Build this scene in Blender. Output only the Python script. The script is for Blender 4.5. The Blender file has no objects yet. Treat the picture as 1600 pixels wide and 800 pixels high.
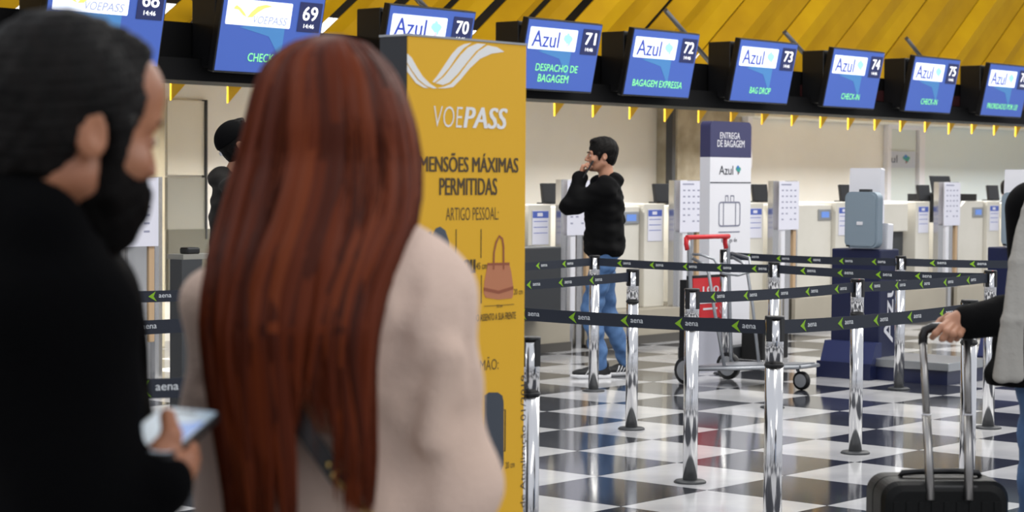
import bpy, bmesh, math, random
import numpy as np
from mathutils import Vector, Matrix, Euler
random.seed(7); rng = np.random.default_rng(7)
PI = math.pi
C = bpy.context.scene.collection
SC = bpy.context.scene

# ------------------------------------------------------------------ camera, world, lamps, exposure
FPX, PITCH, ROLL, CAMZ = 3200.0, 0.03779, 0.00698, 1.46
E_R = Vector((1, 0, 0)); E_F = Vector((0, math.cos(PITCH), -math.sin(PITCH))); E_U = Vector((0, math.sin(PITCH), math.cos(PITCH)))
CAMP = Vector((0, 0, CAMZ))
def ray(px, py):
    a, b = px-800, py-400
    X = a*math.cos(ROLL)+b*math.sin(ROLL); Y = -a*math.sin(ROLL)+b*math.cos(ROLL)
    return E_R*(X/FPX)-E_U*(Y/FPX)+E_F
def at(px, py, D):
    """world point seen at a photo pixel, D metres away along world y"""
    r = ray(px, py); return CAMP+r*(D/r.y)
def floor_at(px, py):
    r = ray(px, py); return CAMP+r*(-CAMZ/r.z)
cam_d = bpy.data.cameras.new('camera'); cam = bpy.data.objects.new('camera', cam_d); C.objects.link(cam)
ex = E_R*math.cos(ROLL)+E_U*math.sin(ROLL); ey = -E_R*math.sin(ROLL)+E_U*math.cos(ROLL)
mw = Matrix((ex, ey, -E_F)).transposed().to_4x4(); mw.translation = CAMP; cam.matrix_world = mw
cam_d.sensor_width = 36; cam_d.lens = 36*FPX/1600; cam_d.clip_start = .1; cam_d.clip_end = 200
cam_d.dof.use_dof = True; cam_d.dof.focus_distance = 9.5; cam_d.dof.aperture_fstop = 5.0
SC.camera = cam
SC.view_settings.view_transform = 'Standard'; SC.view_settings.look = 'None'; SC.view_settings.gamma = 1
SC.view_settings.exposure = 0.1
w = bpy.data.worlds.new('hall_air'); SC.world = w; w.use_nodes = True
w.node_tree.nodes['Background'].inputs[0].default_value = (.90, .93, 1.0, 1); w.node_tree.nodes['Background'].inputs[1].default_value = .78
def lamp(name, loc, rot, sx, sy, power, col=(1, .97, .9)):
    l = bpy.data.lights.new(name, 'AREA'); l.shape = 'RECTANGLE'; l.size = sx; l.size_y = sy; l.energy = power; l.color = col
    o = bpy.data.objects.new(name, l); o.location = loc; o.rotation_euler = rot; C.objects.link(o); return o

# ------------------------------------------------------------------ row frame (the check-in counters run away to the right)
YAW = math.atan2(.756, .654)
d2 = Vector((math.cos(YAW), math.sin(YAW), 0)); n2 = Vector((math.sin(YAW), -math.cos(YAW), 0))   # along the row / towards the hall
RO = Vector((.484, 17.6, 0))
def R(s, N, z=0): return RO+d2*s+n2*N+Vector((0, 0, z))
def s_at(px, N):
    k = (px-800)/FPX; o = RO+n2*N
    return (k*o.y-o.x)/(d2.x-k*d2.y)
def z_at(px, py, N):
    P = R(s_at(px, N), N); r = ray(px, py); return CAMZ+r.z/r.y*P.y
def plane_xz(org, px, py):
    """local (x along the row, z) of the photo pixel on the vertical plane through org that faces the hall"""
    r = ray(px, py); den = r.dot(n2); t = (org-CAMP).dot(n2)/den; P = CAMP+r*t
    return (P-org).dot(d2), P.z-org.z

lamp('hall_lamp', R(-2, 3.5, 5.2), (0, 0, YAW), 12, .6, 300)
lamp('hall_lamp', R(6, 3.5, 5.2), (0, 0, YAW), 12, .6, 300)
lamp('hall_lamp', R(-2, 8, 5.2), (0, 0, YAW), 12, .6, 230)
lamp('wall_fill', R(-2, -1.2, 2.75), (.45, 0, YAW), 9, .3, 720, (1, .98, .93))  # three unseen fill lights added to brighten the back wall
lamp('wall_fill', R(17, -1.2, 2.75), (.45, 0, YAW), 9, .3, 620, (.96, .98, 1.0))
lamp('wall_fill', R(8, -1.2, 2.75), (.45, 0, YAW), 9, .3, 720, (1, .98, .94))
lamp('hall_lamp', (4.5, 1.5, 4.6), (0, .5, 0), .8, 6, 95, (1, .98, .95))
lamp('hall_lamp', (-3, 0.5, 4.6), (0, -.3, 0), .8, 6, 45, (1, .98, .95))

# ------------------------------------------------------------------ helpers
MATS = {}
def srgb(c):
    if isinstance(c, str):
        c = [int(c[i:i+2], 16)/255 for i in (0, 2, 4)]
        c = [x/12.92 if x < .04045 else ((x+.055)/1.055)**2.4 for x in c]
    return (*c, 1)
def mat(name, col, rough=.5, metal=0, spec=.5, col2=None, nscale=8, bump=0, bscale=60, stretch=None, emis=0, coat=0, alpha=None, trans=0, ndetail=4, nlo=.35, nhi=.65):
    if name in MATS: return MATS[name]
    m = bpy.data.materials.new(name); m.use_nodes = True; nt = m.node_tree; b = nt.nodes['Principled BSDF']
    b.inputs['Base Color'].default_value = srgb(col); b.inputs['Roughness'].default_value = rough; b.inputs['Metallic'].default_value = metal
    b.inputs['Specular IOR Level'].default_value = spec; b.inputs['Coat Weight'].default_value = coat; b.inputs['Transmission Weight'].default_value = trans
    if emis: b.inputs['Emission Color'].default_value = srgb(col); b.inputs['Emission Strength'].default_value = emis; 
    tc = nt.nodes.new('ShaderNodeTexCoord'); mp = nt.nodes.new('ShaderNodeMapping'); nt.links.new(tc.outputs['Object'], mp.inputs[0])
    if stretch: mp.inputs['Scale'].default_value = stretch
    if col2:
        n = nt.nodes.new('ShaderNodeTexNoise'); n.inputs['Scale'].default_value = nscale; n.inputs['Detail'].default_value = ndetail; nt.links.new(mp.outputs[0], n.inputs['Vector'])
        r = nt.nodes.new('ShaderNodeValToRGB'); r.color_ramp.elements[0].color = srgb(col); r.color_ramp.elements[1].color = srgb(col2)
        r.color_ramp.elements[0].position = nlo; r.color_ramp.elements[1].position = nhi
        nt.links.new(n.outputs[0], r.inputs[0]); nt.links.new(r.outputs[0], b.inputs['Base Color'])
    if bump:
        n = nt.nodes.new('ShaderNodeTexNoise'); n.inputs['Scale'].default_value = bscale; n.inputs['Detail'].default_value = 3; nt.links.new(mp.outputs[0], n.inputs['Vector'])
        bp = nt.nodes.new('ShaderNodeBump'); bp.inputs['Strength'].default_value = bump; bp.inputs['Distance'].default_value = .01
        nt.links.new(n.outputs[0], bp.inputs['Height']); nt.links.new(bp.outputs[0], b.inputs['Normal'])
    MATS[name] = m; return m

def link(name, me, m, parent=None, smooth=False):
    o = bpy.data.objects.new(name, me); C.objects.link(o)
    if m is not None and not me.materials: me.materials.append(m)
    if parent is not None: o.parent = parent
    if smooth:
        me.polygons.foreach_set('use_smooth', [True]*len(me.polygons)); me.update()
    return o
def tag(o, label=None, cat=None, group=None, kind=None):
    if label: o['label'] = label
    if cat: o['category'] = cat
    if group: o['group'] = group
    if kind: o['kind'] = kind
    return o
def thing(name, label, cat, loc=(0, 0, 0), rotz=0, group=None):
    o = bpy.data.objects.new(name, None); o.empty_display_size = .1; C.objects.link(o)
    o.location = loc; o.rotation_euler = (0, 0, rotz); return tag(o, label, cat, group)
def copy_obj(o, parent=None):
    c = o.copy(); C.objects.link(c)
    if parent is not None: c.parent = parent
    for ch in list(o.children): copy_obj(ch, c)
    return c

class MB:
    """collects shapes into one mesh"""
    def __init__(s, M=None): s.v = []; s.f = []; s.sm = []; s.M = M
    def add(s, vs, fs, smooth=False):
        b = len(s.v)
        for p in vs:
            p = Vector(p); s.v.append(tuple(s.M@p if s.M else p))
        for f in fs: s.f.append([b+i for i in f]); s.sm.append(smooth)
        return s
    def box(s, x0, x1, y0, y1, z0, z1, bev=0):
        if bev <= 0:
            vs = [(x, y, z) for x in (x0, x1) for y in (y0, y1) for z in (z0, z1)]
            return s.add(vs, [(0, 1, 3, 2), (4, 6, 7, 5), (0, 4, 5, 1), (2, 3, 7, 6), (0, 2, 6, 4), (1, 5, 7, 3)])
        bm = bmesh.new(); bmesh.ops.create_cube(bm, size=1)
        for v in bm.verts: v.co = Vector(((x0+x1)/2+v.co.x*(x1-x0), (y0+y1)/2+v.co.y*(y1-y0), (z0+z1)/2+v.co.z*(z1-z0)))
        bmesh.ops.bevel(bm, geom=bm.edges[:], offset=bev, segments=2, affect='EDGES', profile=.5)
        bm.verts.index_update()
        s.add([v.co.copy() for v in bm.verts], [[v.index for v in f.verts] for f in bm.faces]); bm.free(); return s
    def tube(s, pts, rad, n=10, cap=True, closed=False, flat=None):
        pts = [Vector(p) for p in pts]; N = len(pts); rr = rad if isinstance(rad, (list, tuple)) else [rad]*N
        rings = []; up = None
        for i, p in enumerate(pts):
            a = pts[max(i-1, 0)]; b = pts[min(i+1, N-1)]; t = (b-a).normalized()
            if up is None:
                up = Vector((0, 0, 1)) if abs(t.z) < .9 else Vector((0, 1, 0))
            x = up.cross(t)
            if x.length < 1e-5: x = Vector((1, 0, 0))
            x.normalize(); y = t.cross(x).normalized(); up = y
            f = flat or 1
            rings.append([p+(x*math.cos(2*PI*k/n)+y*f*math.sin(2*PI*k/n))*rr[i] for k in range(n)])
        vs = [q for r in rings for q in r]; fs = []
        for i in range(N-1):
            for k in range(n): fs.append((i*n+k, i*n+(k+1) % n, (i+1)*n+(k+1) % n, (i+1)*n+k))
        b0 = len(s.v); s.add(vs, fs, True)
        if cap:
            s.f.append([b0+k for k in range(n)][::-1]); s.sm.append(False); s.f.append([b0+(N-1)*n+k for k in range(n)]); s.sm.append(False)
        return s
    def lathe(s, prof, c=(0, 0, 0), n=24, cap=True):
        c = Vector(c); vs = [c+Vector((r*math.cos(2*PI*k/n), r*math.sin(2*PI*k/n), z)) for r, z in prof for k in range(n)]; fs = []
        for i in range(len(prof)-1):
            for k in range(n): fs.append((i*n+k, i*n+(k+1) % n, (i+1)*n+(k+1) % n, (i+1)*n+k))
        b0 = len(s.v); s.add(vs, fs, True)
        if cap:
            s.f.append([b0+k for k in range(n)][::-1]); s.sm.append(False); s.f.append([b0+(len(prof)-1)*n+k for k in range(n)]); s.sm.append(False)
        return s
    def plate(s, poly, y0, y1):
        """polygon in x,z extruded from y0 (front) to y1"""
        n = len(poly); vs = [(x, y0, z) for x, z in poly]+[(x, y1, z) for x, z in poly]
        area = sum(poly[i][0]*poly[(i+1) % n][1]-poly[(i+1) % n][0]*poly[i][1] for i in range(n))
        f = list(range(n)); g = [n+i for i in range(n)][::-1]
        if area < 0: f = f[::-1]; g = g[::-1]
        fs = [f, g]+[(i, n+i, n+(i+1) % n, (i+1) % n) if area > 0 else (i, (i+1) % n, n+(i+1) % n, n+i) for i in range(n)]
        return s.add(vs, fs)
    def build(s, name, m, parent=None):
        me = bpy.data.meshes.new(name); me.from_pydata(s.v, [], s.f); me.update()
        me.polygons.foreach_set('use_smooth', s.sm)
        return link(name, me, m, parent)
def rrect(x0, x1, z0, z1, r, n=5):
    pts = []
    for cx, cz, a0 in ((x1-r, z1-r, 0), (x0+r, z1-r, PI/2), (x0+r, z0+r, PI), (x1-r, z0+r, 1.5*PI)):
        for k in range(n+1): a = a0+PI/2*k/n; pts.append((cx+r*math.cos(a), cz+r*math.sin(a)))
    return pts
def fan_fix(o): return o

_tcache = {}
def text_mesh(body, bold=0, shear=0):
    key = (body, bold, shear)
    if key in _tcache: return _tcache[key]
    cu = bpy.data.curves.new('t', 'FONT'); cu.body = body; cu.size = 1; cu.offset = bold; cu.shear = shear; cu.resolution_u = 3; cu.fill_mode = 'FRONT'
    o = bpy.data.objects.new('t', cu); C.objects.link(o); bpy.context.view_layer.update()
    me = bpy.data.meshes.new_from_object(o.evaluated_get(bpy.context.evaluated_depsgraph_get()))
    n = len(me.vertices); co = np.zeros(n*3); me.vertices.foreach_get('co', co); co = co.reshape(-1, 3)
    fs = [list(p.vertices) for p in me.polygons]
    bpy.data.objects.remove(o); bpy.data.curves.remove(cu); bpy.data.meshes.remove(me)
    mn, mx = co.min(0), co.max(0); co = (co[:, :2]-mn[:2])/(mx[:2]-mn[:2])
    _tcache[key] = (co, fs); return co, fs
def text(mb, body, x0, x1, z0, z1, y, bold=0, shear=0, rot=0):
    """lettering filling the rectangle x0..x1, z0..z1 on a plane facing -y; rot=90 reads upwards"""
    co, fs = text_mesh(body, min(bold, 0), shear)
    if bold > 0:
        sh_ = bold*.55*((x1-x0) if rot == 90 else (z1-z0))
        for e_ in (-sh_, sh_):
            if rot == 90: text(mb, body, x0, x1, z0+e_, z1+e_, y-.0002-e_*.01, 0, shear, rot)
            else: text(mb, body, x0+e_, x1+e_, z0, z1, y-.0003-e_*.01, 0, shear, rot)
    if rot == 90: vs = [(x1-(x1-x0)*v, y, z0+(z1-z0)*u) for u, v in co]
    else: vs = [(x0+(x1-x0)*u, y, z0+(z1-z0)*v) for u, v in co]
    mb.add(vs, fs); return mb

# ------------------------------------------------------------------ signed-distance sculpting, for bodies and clothes
class SDF:
    def __init__(s, lo, hi, h):
        s.lo = np.array(lo, float); s.h = h; s.n = (np.ceil((np.array(hi)-s.lo)/h)).astype(int)+1
        s.F = np.full(s.n, .5, np.float32); s.M = Matrix.Identity(4); s.ax = [(s.lo[i]+h*np.arange(s.n[i])).astype(np.float32) for i in range(3)]
    def _op(s, lo, hi, fn, k, mode):
        a = np.maximum(np.floor((np.array(lo)-s.lo)/s.h).astype(int), 0); b = np.minimum(np.ceil((np.array(hi)-s.lo)/s.h).astype(int)+1, s.n)
        if (b <= a).any(): return
        sl = tuple(slice(a[i], b[i]) for i in range(3))
        X = s.ax[0][sl[0]][:, None, None]; Y = s.ax[1][sl[1]][None, :, None]; Z = s.ax[2][sl[2]][None, None, :]
        dd = fn(X, Y, Z); A = s.F[sl]
        if mode == 'u':
            hh = np.clip(.5+.5*(A-dd)/k, 0, 1); s.F[sl] = A*(1-hh)+dd*hh-k*hh*(1-hh)
        elif mode == 's':
            hh = np.clip(.5-.5*(A+dd)/k, 0, 1); s.F[sl] = A*(1-hh)-dd*hh+k*hh*(1-hh)
    def cap(s, a, b, ra, rb=None, k=.02, mode='u'):
        rb = ra if rb is None else rb
        a = s.M@Vector(a); b = s.M@Vector(b); sc = s.M.to_scale()[0]; ra *= sc; rb *= sc
        m = max(ra, rb)+k+3*s.h; lo = [min(a[i], b[i])-m for i in range(3)]; hi = [max(a[i], b[i])+m for i in range(3)]
        def fn(X, Y, Z):
            v = b-a; L = max(v.dot(v), 1e-9); t = np.clip(((X-a.x)*v.x+(Y-a.y)*v.y+(Z-a.z)*v.z)/L, 0, 1)
            return np.sqrt((X-a.x-v.x*t)**2+(Y-a.y-v.y*t)**2+(Z-a.z-v.z*t)**2)-(ra+(rb-ra)*t)
        s._op(lo, hi, fn, k, mode); return s
    def chain(s, pts, rad, k=.02, mode='u'):
        for i in range(len(pts)-1): s.cap(pts[i], pts[i+1], rad[i], rad[i+1], k, mode)
        return s
    def ell(s, c, r, rot=None, k=.02, mode='u'):
        c = s.M@Vector(c); sc = s.M.to_scale()[0]; r = [x*sc for x in r]; Q = s.M.to_3x3().normalized()
        if rot: Q = Q@Euler(rot).to_matrix()
        Qi = Q.transposed(); m = max(r)+k+3*s.h
        def fn(X, Y, Z):
            x = X-c.x; y = Y-c.y; z = Z-c.z
            u = Qi[0][0]*x+Qi[0][1]*y+Qi[0][2]*z; v = Qi[1][0]*x+Qi[1][1]*y+Qi[1][2]*z; q = Qi[2][0]*x+Qi[2][1]*y+Qi[2][2]*z
            k0 = np.sqrt((u/r[0])**2+(v/r[1])**2+(q/r[2])**2)+1e-6; k1 = np.sqrt((u/r[0]**2)**2+(v/r[1]**2)**2+(q/r[2]**2)**2)+1e-6
            return k0*(k0-1)/k1
        s._op([c[i]-m for i in range(3)], [c[i]+m for i in range(3)], fn, k, mode); return s
    def cut(s, p, nrm):
        """keep only the side that nrm points away from"""
        p = s.M@Vector(p); q = (s.M.to_3x3()@Vector(nrm)).normalized()
        X = s.ax[0][:, None, None]; Y = s.ax[1][None, :, None]; Z = s.ax[2][None, None, :]
        s.F = np.maximum(s.F, (X-p.x)*q.x+(Y-p.y)*q.y+(Z-p.z)*q.z); return s
    def folds(s, amp, freq=(9, 9, 14), seed=0):
        r = np.random.default_rng(seed)
        X = s.ax[0][:, None, None]; Y = s.ax[1][None, :, None]; Z = s.ax[2][None, None, :]
        for j in range(5):
            k = r.normal(size=3)*np.array(freq)*(1+.5*j); k2 = r.normal(size=3)*6
            ph = r.uniform(0, 6.28); wq = np.sin(k2[0]*X+k2[1]*Y+k2[2]*Z+ph)
            s.F += (amp/(1+.45*j))*np.sin(k[0]*X+k[1]*Y+k[2]*Z+1.6*wq+ph).astype(np.float32)
        return s
    def mesh(s):
        F = s.F; ins = F < 0; n = s.n
        cnt = np.zeros(n-1, np.int8)
        for a in (0, 1):
            for b in (0, 1):
                for c in (0, 1): cnt += ins[a:n[0]-1+a, b:n[1]-1+b, c:n[2]-1+c]
        I = np.nonzero((cnt > 0) & (cnt < 8)); ci = np.stack(I, 1); nv = len(ci)
        acc = np.zeros((nv, 3)); num = np.zeros(nv)
        cor = [(a, b, c) for a in (0, 1) for b in (0, 1) for c in (0, 1)]
        val = {c: F[I[0]+c[0], I[1]+c[1], I[2]+c[2]].astype(float) for c in cor}
        for p in cor:
            for ax in range(3):
                if p[ax] == 0:
                    q = list(p); q[ax] = 1; q = tuple(q); f0, f1 = val[p], val[q]; mk = (f0 < 0) != (f1 < 0)
                    t = np.where(mk, f0/np.where(mk, f0-f1, 1), 0); pos = np.tile(np.array(p, float), (nv, 1)); pos[:, ax] += t
                    acc[mk] += pos[mk]; num[mk] += 1
        V = s.lo+s.h*(ci+acc/num[:, None])
        idm = np.full(n-1, -1, np.int64); idm[I] = np.arange(nv); Q = []
        for ax in range(3):
            o1, o2 = [(1, 2), (2, 0), (0, 1)][ax]
            sl0 = [slice(None)]*3; sl1 = [slice(None)]*3; sl0[ax] = slice(0, -1); sl1[ax] = slice(1, None)
            A, B = ins[tuple(sl0)], ins[tuple(sl1)]; E = np.stack(np.nonzero(A != B), 1)
            ok = (E[:, o1] > 0) & (E[:, o2] > 0) & (E[:, o1] < n[o1]-1) & (E[:, o2] < n[o2]-1); E = E[ok]
            sg = A[E[:, 0], E[:, 1], E[:, 2]]
            def cid(d1, d2):
                G = E.copy(); G[:, o1] += d1; G[:, o2] += d2; return idm[G[:, 0], G[:, 1], G[:, 2]]
            q = np.stack([cid(-1, -1), cid(0, -1), cid(0, 0), cid(-1, 0)], 1); q[~sg] = q[~sg][:, ::-1]; Q.append(q)
        return V, np.concatenate(Q)
def np_mesh(name, parts, m, parent=None):
    Vs, Qs, b = [], [], 0
    for V, Q in parts: Vs.append(V); Qs.append(Q+b); b += len(V)
    V = np.concatenate(Vs); Q = np.concatenate(Qs); Q = Q[(Q >= 0).all(1)]
    me = bpy.data.meshes.new(name); k = Q.shape[1]
    me.vertices.add(len(V)); me.vertices.foreach_set('co', V.astype(np.float32).ravel())
    me.loops.add(len(Q)*k); me.loops.foreach_set('vertex_index', Q.astype(np.int32).ravel())
    me.polygons.add(len(Q)); me.polygons.foreach_set('loop_start', np.arange(0, len(Q)*k, k, dtype=np.int32))
    me.update(calc_edges=True); me.validate()
    return link(name, me, m, parent, True)

# ------------------------------------------------------------------ materials
black_plastic = mat('black_plastic', '0c0c0e', .4); black_matte = mat('black_matte', '08080a', .8)
chrome = mat('chrome', (.68, .68, .69), .15, 1, stretch=(1, 1, .1), bump=.03, bscale=9)
steel = mat('brushed_steel', (.55, .54, .53), .22, 1, stretch=(1, 1, .02), bump=.1, bscale=30)
alu = mat('aluminium', (.42, .43, .44), .38, 1)
cream = mat('cream_laminate', 'd3cfc5', .45, col2='cac6bb', nscale=2)
white_paint = mat('white_paint', 'd8d8de', .5); paper = mat('paper', 'd4d4e0', .7); print_blue = mat('print_blue', '4a5fae', .6); print_grey = mat('print_grey', '8d8fa5', .6)
wallm = mat('wall_paint', 'e4e2dc', .75, col2='dcdad3', nscale=.8)
concrete = mat('concrete', '8f8672', .8, col2='aca390', nscale=4, bump=.3, bscale=20, ndetail=8)
travertine = mat('travertine', 'c5bda4', .6, col2='aaa088', nscale=3, ndetail=8, stretch=(1, 1, .4))
yellow = mat('yellow_slat', 'bb9000', .6, spec=.1, col2='a67c00', nscale=1.2)
yellow_tip = mat('yellow_tip', 'f0b818', .5)
grey_metal = mat('grey_metal', '63656a', .45, .6)
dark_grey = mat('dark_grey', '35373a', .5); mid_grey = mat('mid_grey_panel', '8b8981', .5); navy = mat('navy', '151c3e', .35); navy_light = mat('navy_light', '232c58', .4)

# ------------------------------------------------------------------ floor of black and white tiles
TS = CAMZ/2.21312
GO = Vector((.8946*TS, 21.602*TS, 0)); gi = Vector((math.cos(-.7134), math.sin(-.7134), 0)); gj = Vector((math.sin(-.7134), -math.cos(-.7134), 0))
tile_white = mat('white_tile', 'cdcdcd', .10, col2='b0b0b3', nscale=1.6, ndetail=7, spec=.5, bump=.012, bscale=3)
tile_black = mat('black_tile', '25262c', .09, col2='34363c', nscale=1.6, ndetail=7, spec=.6, bump=.012, bscale=3)
grout = mat('grout', '6d6d6c', .8)
fl = MB().box(-16, 18, -8, 34, -.06, -.004).build('floor', grout); tag(fl, kind='structure')
def tile_mesh(m):
    b = MB(); h = TS/2-.0012; q = h-.0015
    vs = [(-h, -h, -.004), (h, -h, -.004), (h, h, -.004), (-h, h, -.004), (-q, -q, 0), (q, -q, 0), (q, q, 0), (-q, q, 0)]
    b.add(vs, [(4, 5, 6, 7)]+[(i, (i+1) % 4, 4+(i+1) % 4, 4+i) for i in range(4)])
    me = bpy.data.meshes.new('tile'); me.from_pydata(b.v, [], b.f); me.update(); me.materials.append(m); return me
tmw, tmb = tile_mesh(tile_white), tile_mesh(tile_black)
cells = []
for i in range(-26, 34):
    for j in range(-24, 36):
        P = GO+gi*(i+.5)*TS+gj*(j+.5)*TS
        if not(-11 < P.x < 14 and -4 < P.y < 31): continue
        vis = 8.6 < P.y < 20 and abs(P.x)/P.y < .27
        cells.append((0 if vis else 1, P.y, i, j, P))
cells.sort(key=lambda c: c[:2]); rest = MB(); restm = []
for n_, (v, _, i, j, P) in enumerate(cells):
    wh = (i-j) % 2 == 0
    if v == 0 and n_ < 298:
        o = bpy.data.objects.new('tile', tmw if wh else tmb); C.objects.link(o); o.parent = fl; o.location = P; o.rotation_euler = (0, 0, -.7134)
    else:
        h = TS/2-.0012; rest.add([P+gi*a*h+gj*b*h for a, b in ((-1, -1), (-1, 1), (1, 1), (1, -1))], [(0, 1, 2, 3)]); restm.append(0 if wh else 1)
ro = rest.build('tile_field', tile_white, fl); ro.data.materials.append(tile_black); ro.data.polygons.foreach_set('material_index', restm); ro['kind'] = 'stuff'

# ------------------------------------------------------------------ back wall, columns, fascia
def rbox(name, m, s0, s1, N0, N1, z0, z1, parent=None, bev=0):
    """box in the row frame, N towards the hall"""
    o = MB().box(0, s1-s0, 0, N1-N0, 0, z1-z0, bev).build(name, m, parent); o.location = R(s0, N1, z0) if parent is None else (s0, -N1, z0)
    if parent is None: o.rotation_euler = (0, 0, YAW)
    return o
NW = -3.0
wall = rbox('wall_back', wallm, -14, 22, NW-.2, NW, 0, 3.4); tag(wall, kind='structure')
s = lambda px, N=NW: s_at(px, N)
# rectangular service panel seen at the left of the wall, upper pale, lower grey
o = rbox('trim_1', mat('panel_white', 'd2cec2', .6), s(258), s(315), NW, NW+.03, 1.47, z_at(290, 157, NW)); tag(o, kind='structure')
o = rbox('trim_2', mid_grey, s(257), s(315), NW, NW+.04, z_at(290, 358, NW), 1.45); tag(o, kind='structure')
o = rbox('shadow_edge', dark_grey, s(315), s(317), NW, NW+.06, .9, z_at(290, 157, NW)+.01); tag(o, kind='structure')  # dark strip painted in for the shadow along the panel's edge
o = rbox('trim_4', mat('olive_grey', '5f5d53', .6), s(257), s(330), NW+.02, NW+.05, .4, z_at(290, 358, NW)); tag(o, kind='structure')
col1 = rbox('column', travertine, s(228, -2.6), s(257, -2.6), NW+.005, -2.6, 0, 3.39); tag(col1, 'pale travertine column on the back wall beside the bearded man', 'column')
# concrete pillar behind the counters
col2_ = rbox('column', concrete, s(1057, -2.7), s(1170, -2.7), NW+.005, -2.7, 0, 3.39); tag(col2_, 'rough brown concrete column behind the white and navy totem', 'column')
o = rbox('trim_5', white_paint, s(1167, -2.6), s(1174, -2.6), -2.69, -2.6, 1.6, 3.3); tag(o, kind='structure')
o = rbox('trim_6', dark_grey, s(1049, -2.6), s(1054, -2.6), -2.69, -2.6, 0, 3.3); tag(o, kind='structure')
# door with frame and a panel coloured bluish for the lit niche at the right
zt = z_at(1400, 195, NW)
door = rbox('door_1', mat('door_white', 'c3cccb', .5), s(1386), s(1426), NW+.005, NW+.03, .02, zt-.06); tag(door, kind='structure')
fr = MB()
x0, x1 = s(1378), s(1436); W_ = x1-x0
fr.box(0, .09, -.07, 0, 0, zt).box(W_-.14, W_, -.07, 0, 0, zt).box(.09, W_-.14, -.07, 0, zt-.06, zt)
fo = fr.build('trim_7', white_paint); fo.location = R(x0, NW+.005, 0); fo.rotation_euler = (0, 0, YAW); tag(fo, kind='structure')
dx = s(1385); dl = thing('door_sign', 'glassy sign sheet with a small green and blue logo on the white door', 'sign', R(dx, NW+.035, z_at(1400, 262, NW)), YAW)
wS = s(1424)-dx; hS = z_at(1400, 236, NW)-z_at(1400, 262, NW)
MB().box(0, wS, -.01, 0, 0, hS).build('sheet', mat('sign_sheet', 'b4bac6', .4), dl)
t = MB(); text(t, 'Azul', -.42*wS, .27*wS, .3*hS, .75*hS, -.0105, .02)
t.v = [(max(v[0], 0), v[1], v[2]) for v in t.v]; t.build('lettering', mat('ink_navy', '252b4a', .6), dl)
def brazil(x, z, w_, h_, y, parent, mats_, name='emblem'):
    poly = [(.0, .62), (.12, .82), (.3, .86), (.38, 1), (.55, .95), (.62, .84), (.82, .8), (1, .66), (.95, .5), (.8, .36), (.76, .2), (.55, .1), (.5, 0), (.4, .06), (.42, .25), (.3, .38), (.1, .48)]
    MB().plate([(x+a*w_, z+b*h_) for a, b in poly], y, y+.001).build(name, mats_[0], parent)
    MB().plate([(x+a*w_, z+b*h_) for a, b in [(.35, 1), (.6, .9), (.6, .66), (.3, .62), (.2, .8)]], y-.001, y).build(name, mats_[1], parent)
    MB().plate([(x+a*w_, z+b*h_) for a, b in [(.42, .3), (.6, .3), (.56, .1), (.5, .02), (.42, .1)]], y-.001, y).build(name, mats_[2], parent)
PR = [mat('emblem_green', '2f8f86', .5), mat('emblem_blue', '3b6fb5', .5), mat('emblem_red', '8f3b52', .5)]
brazil(.48*wS, .25*hS, .3*wS, .55*hS, -.0115, dl, PR)
rec = rbox('lit_niche_panel', mat('niche_light_tint', 'cfd8d8', .7), s(1437), 21.5, NW, NW+.015, 0, 3.3); tag(rec, kind='structure')  # flat panel, its bluish colour stands in for the niche's light
fas = rbox('trim_9', mat('fascia', 'ddd8c8', .6), s(1177, -2.4), 21.8, NW+.02, -2.4, z_at(1300, 187, -2.4), 3.0); tag(fas, kind='structure')

# ------------------------------------------------------------------ black bulkhead over the counters, yellow slatted ceiling
zb = z_at(800, 153.8, 0); ztp = z_at(950, 88, 0)
bulk = MB(); bulk.box(-13, 20, 0, .35, zb+.16, ztp, 0).box(-13, 20, -.12, .35, zb, zb+.155)
bo = bulk.build('trim_10', mat('bulkhead_black', '060607', .6, spec=.12)); bo.location = R(0, 0, 0); bo.rotation_euler = (0, 0, YAW); tag(bo, kind='structure')
# dark red strip painted in for the red glow inside the trough
o = rbox('red_glow_strip', mat('dark_red', '2a0508', .5), 3.6, 19, .0, .012, zb+.17, zb+.28); tag(o, kind='structure')
ceil_back = rbox('ceiling', black_matte, -14, 22, -2.2, -1.3, ztp+.02, 5.6); tag(ceil_back, kind='structure')
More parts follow.
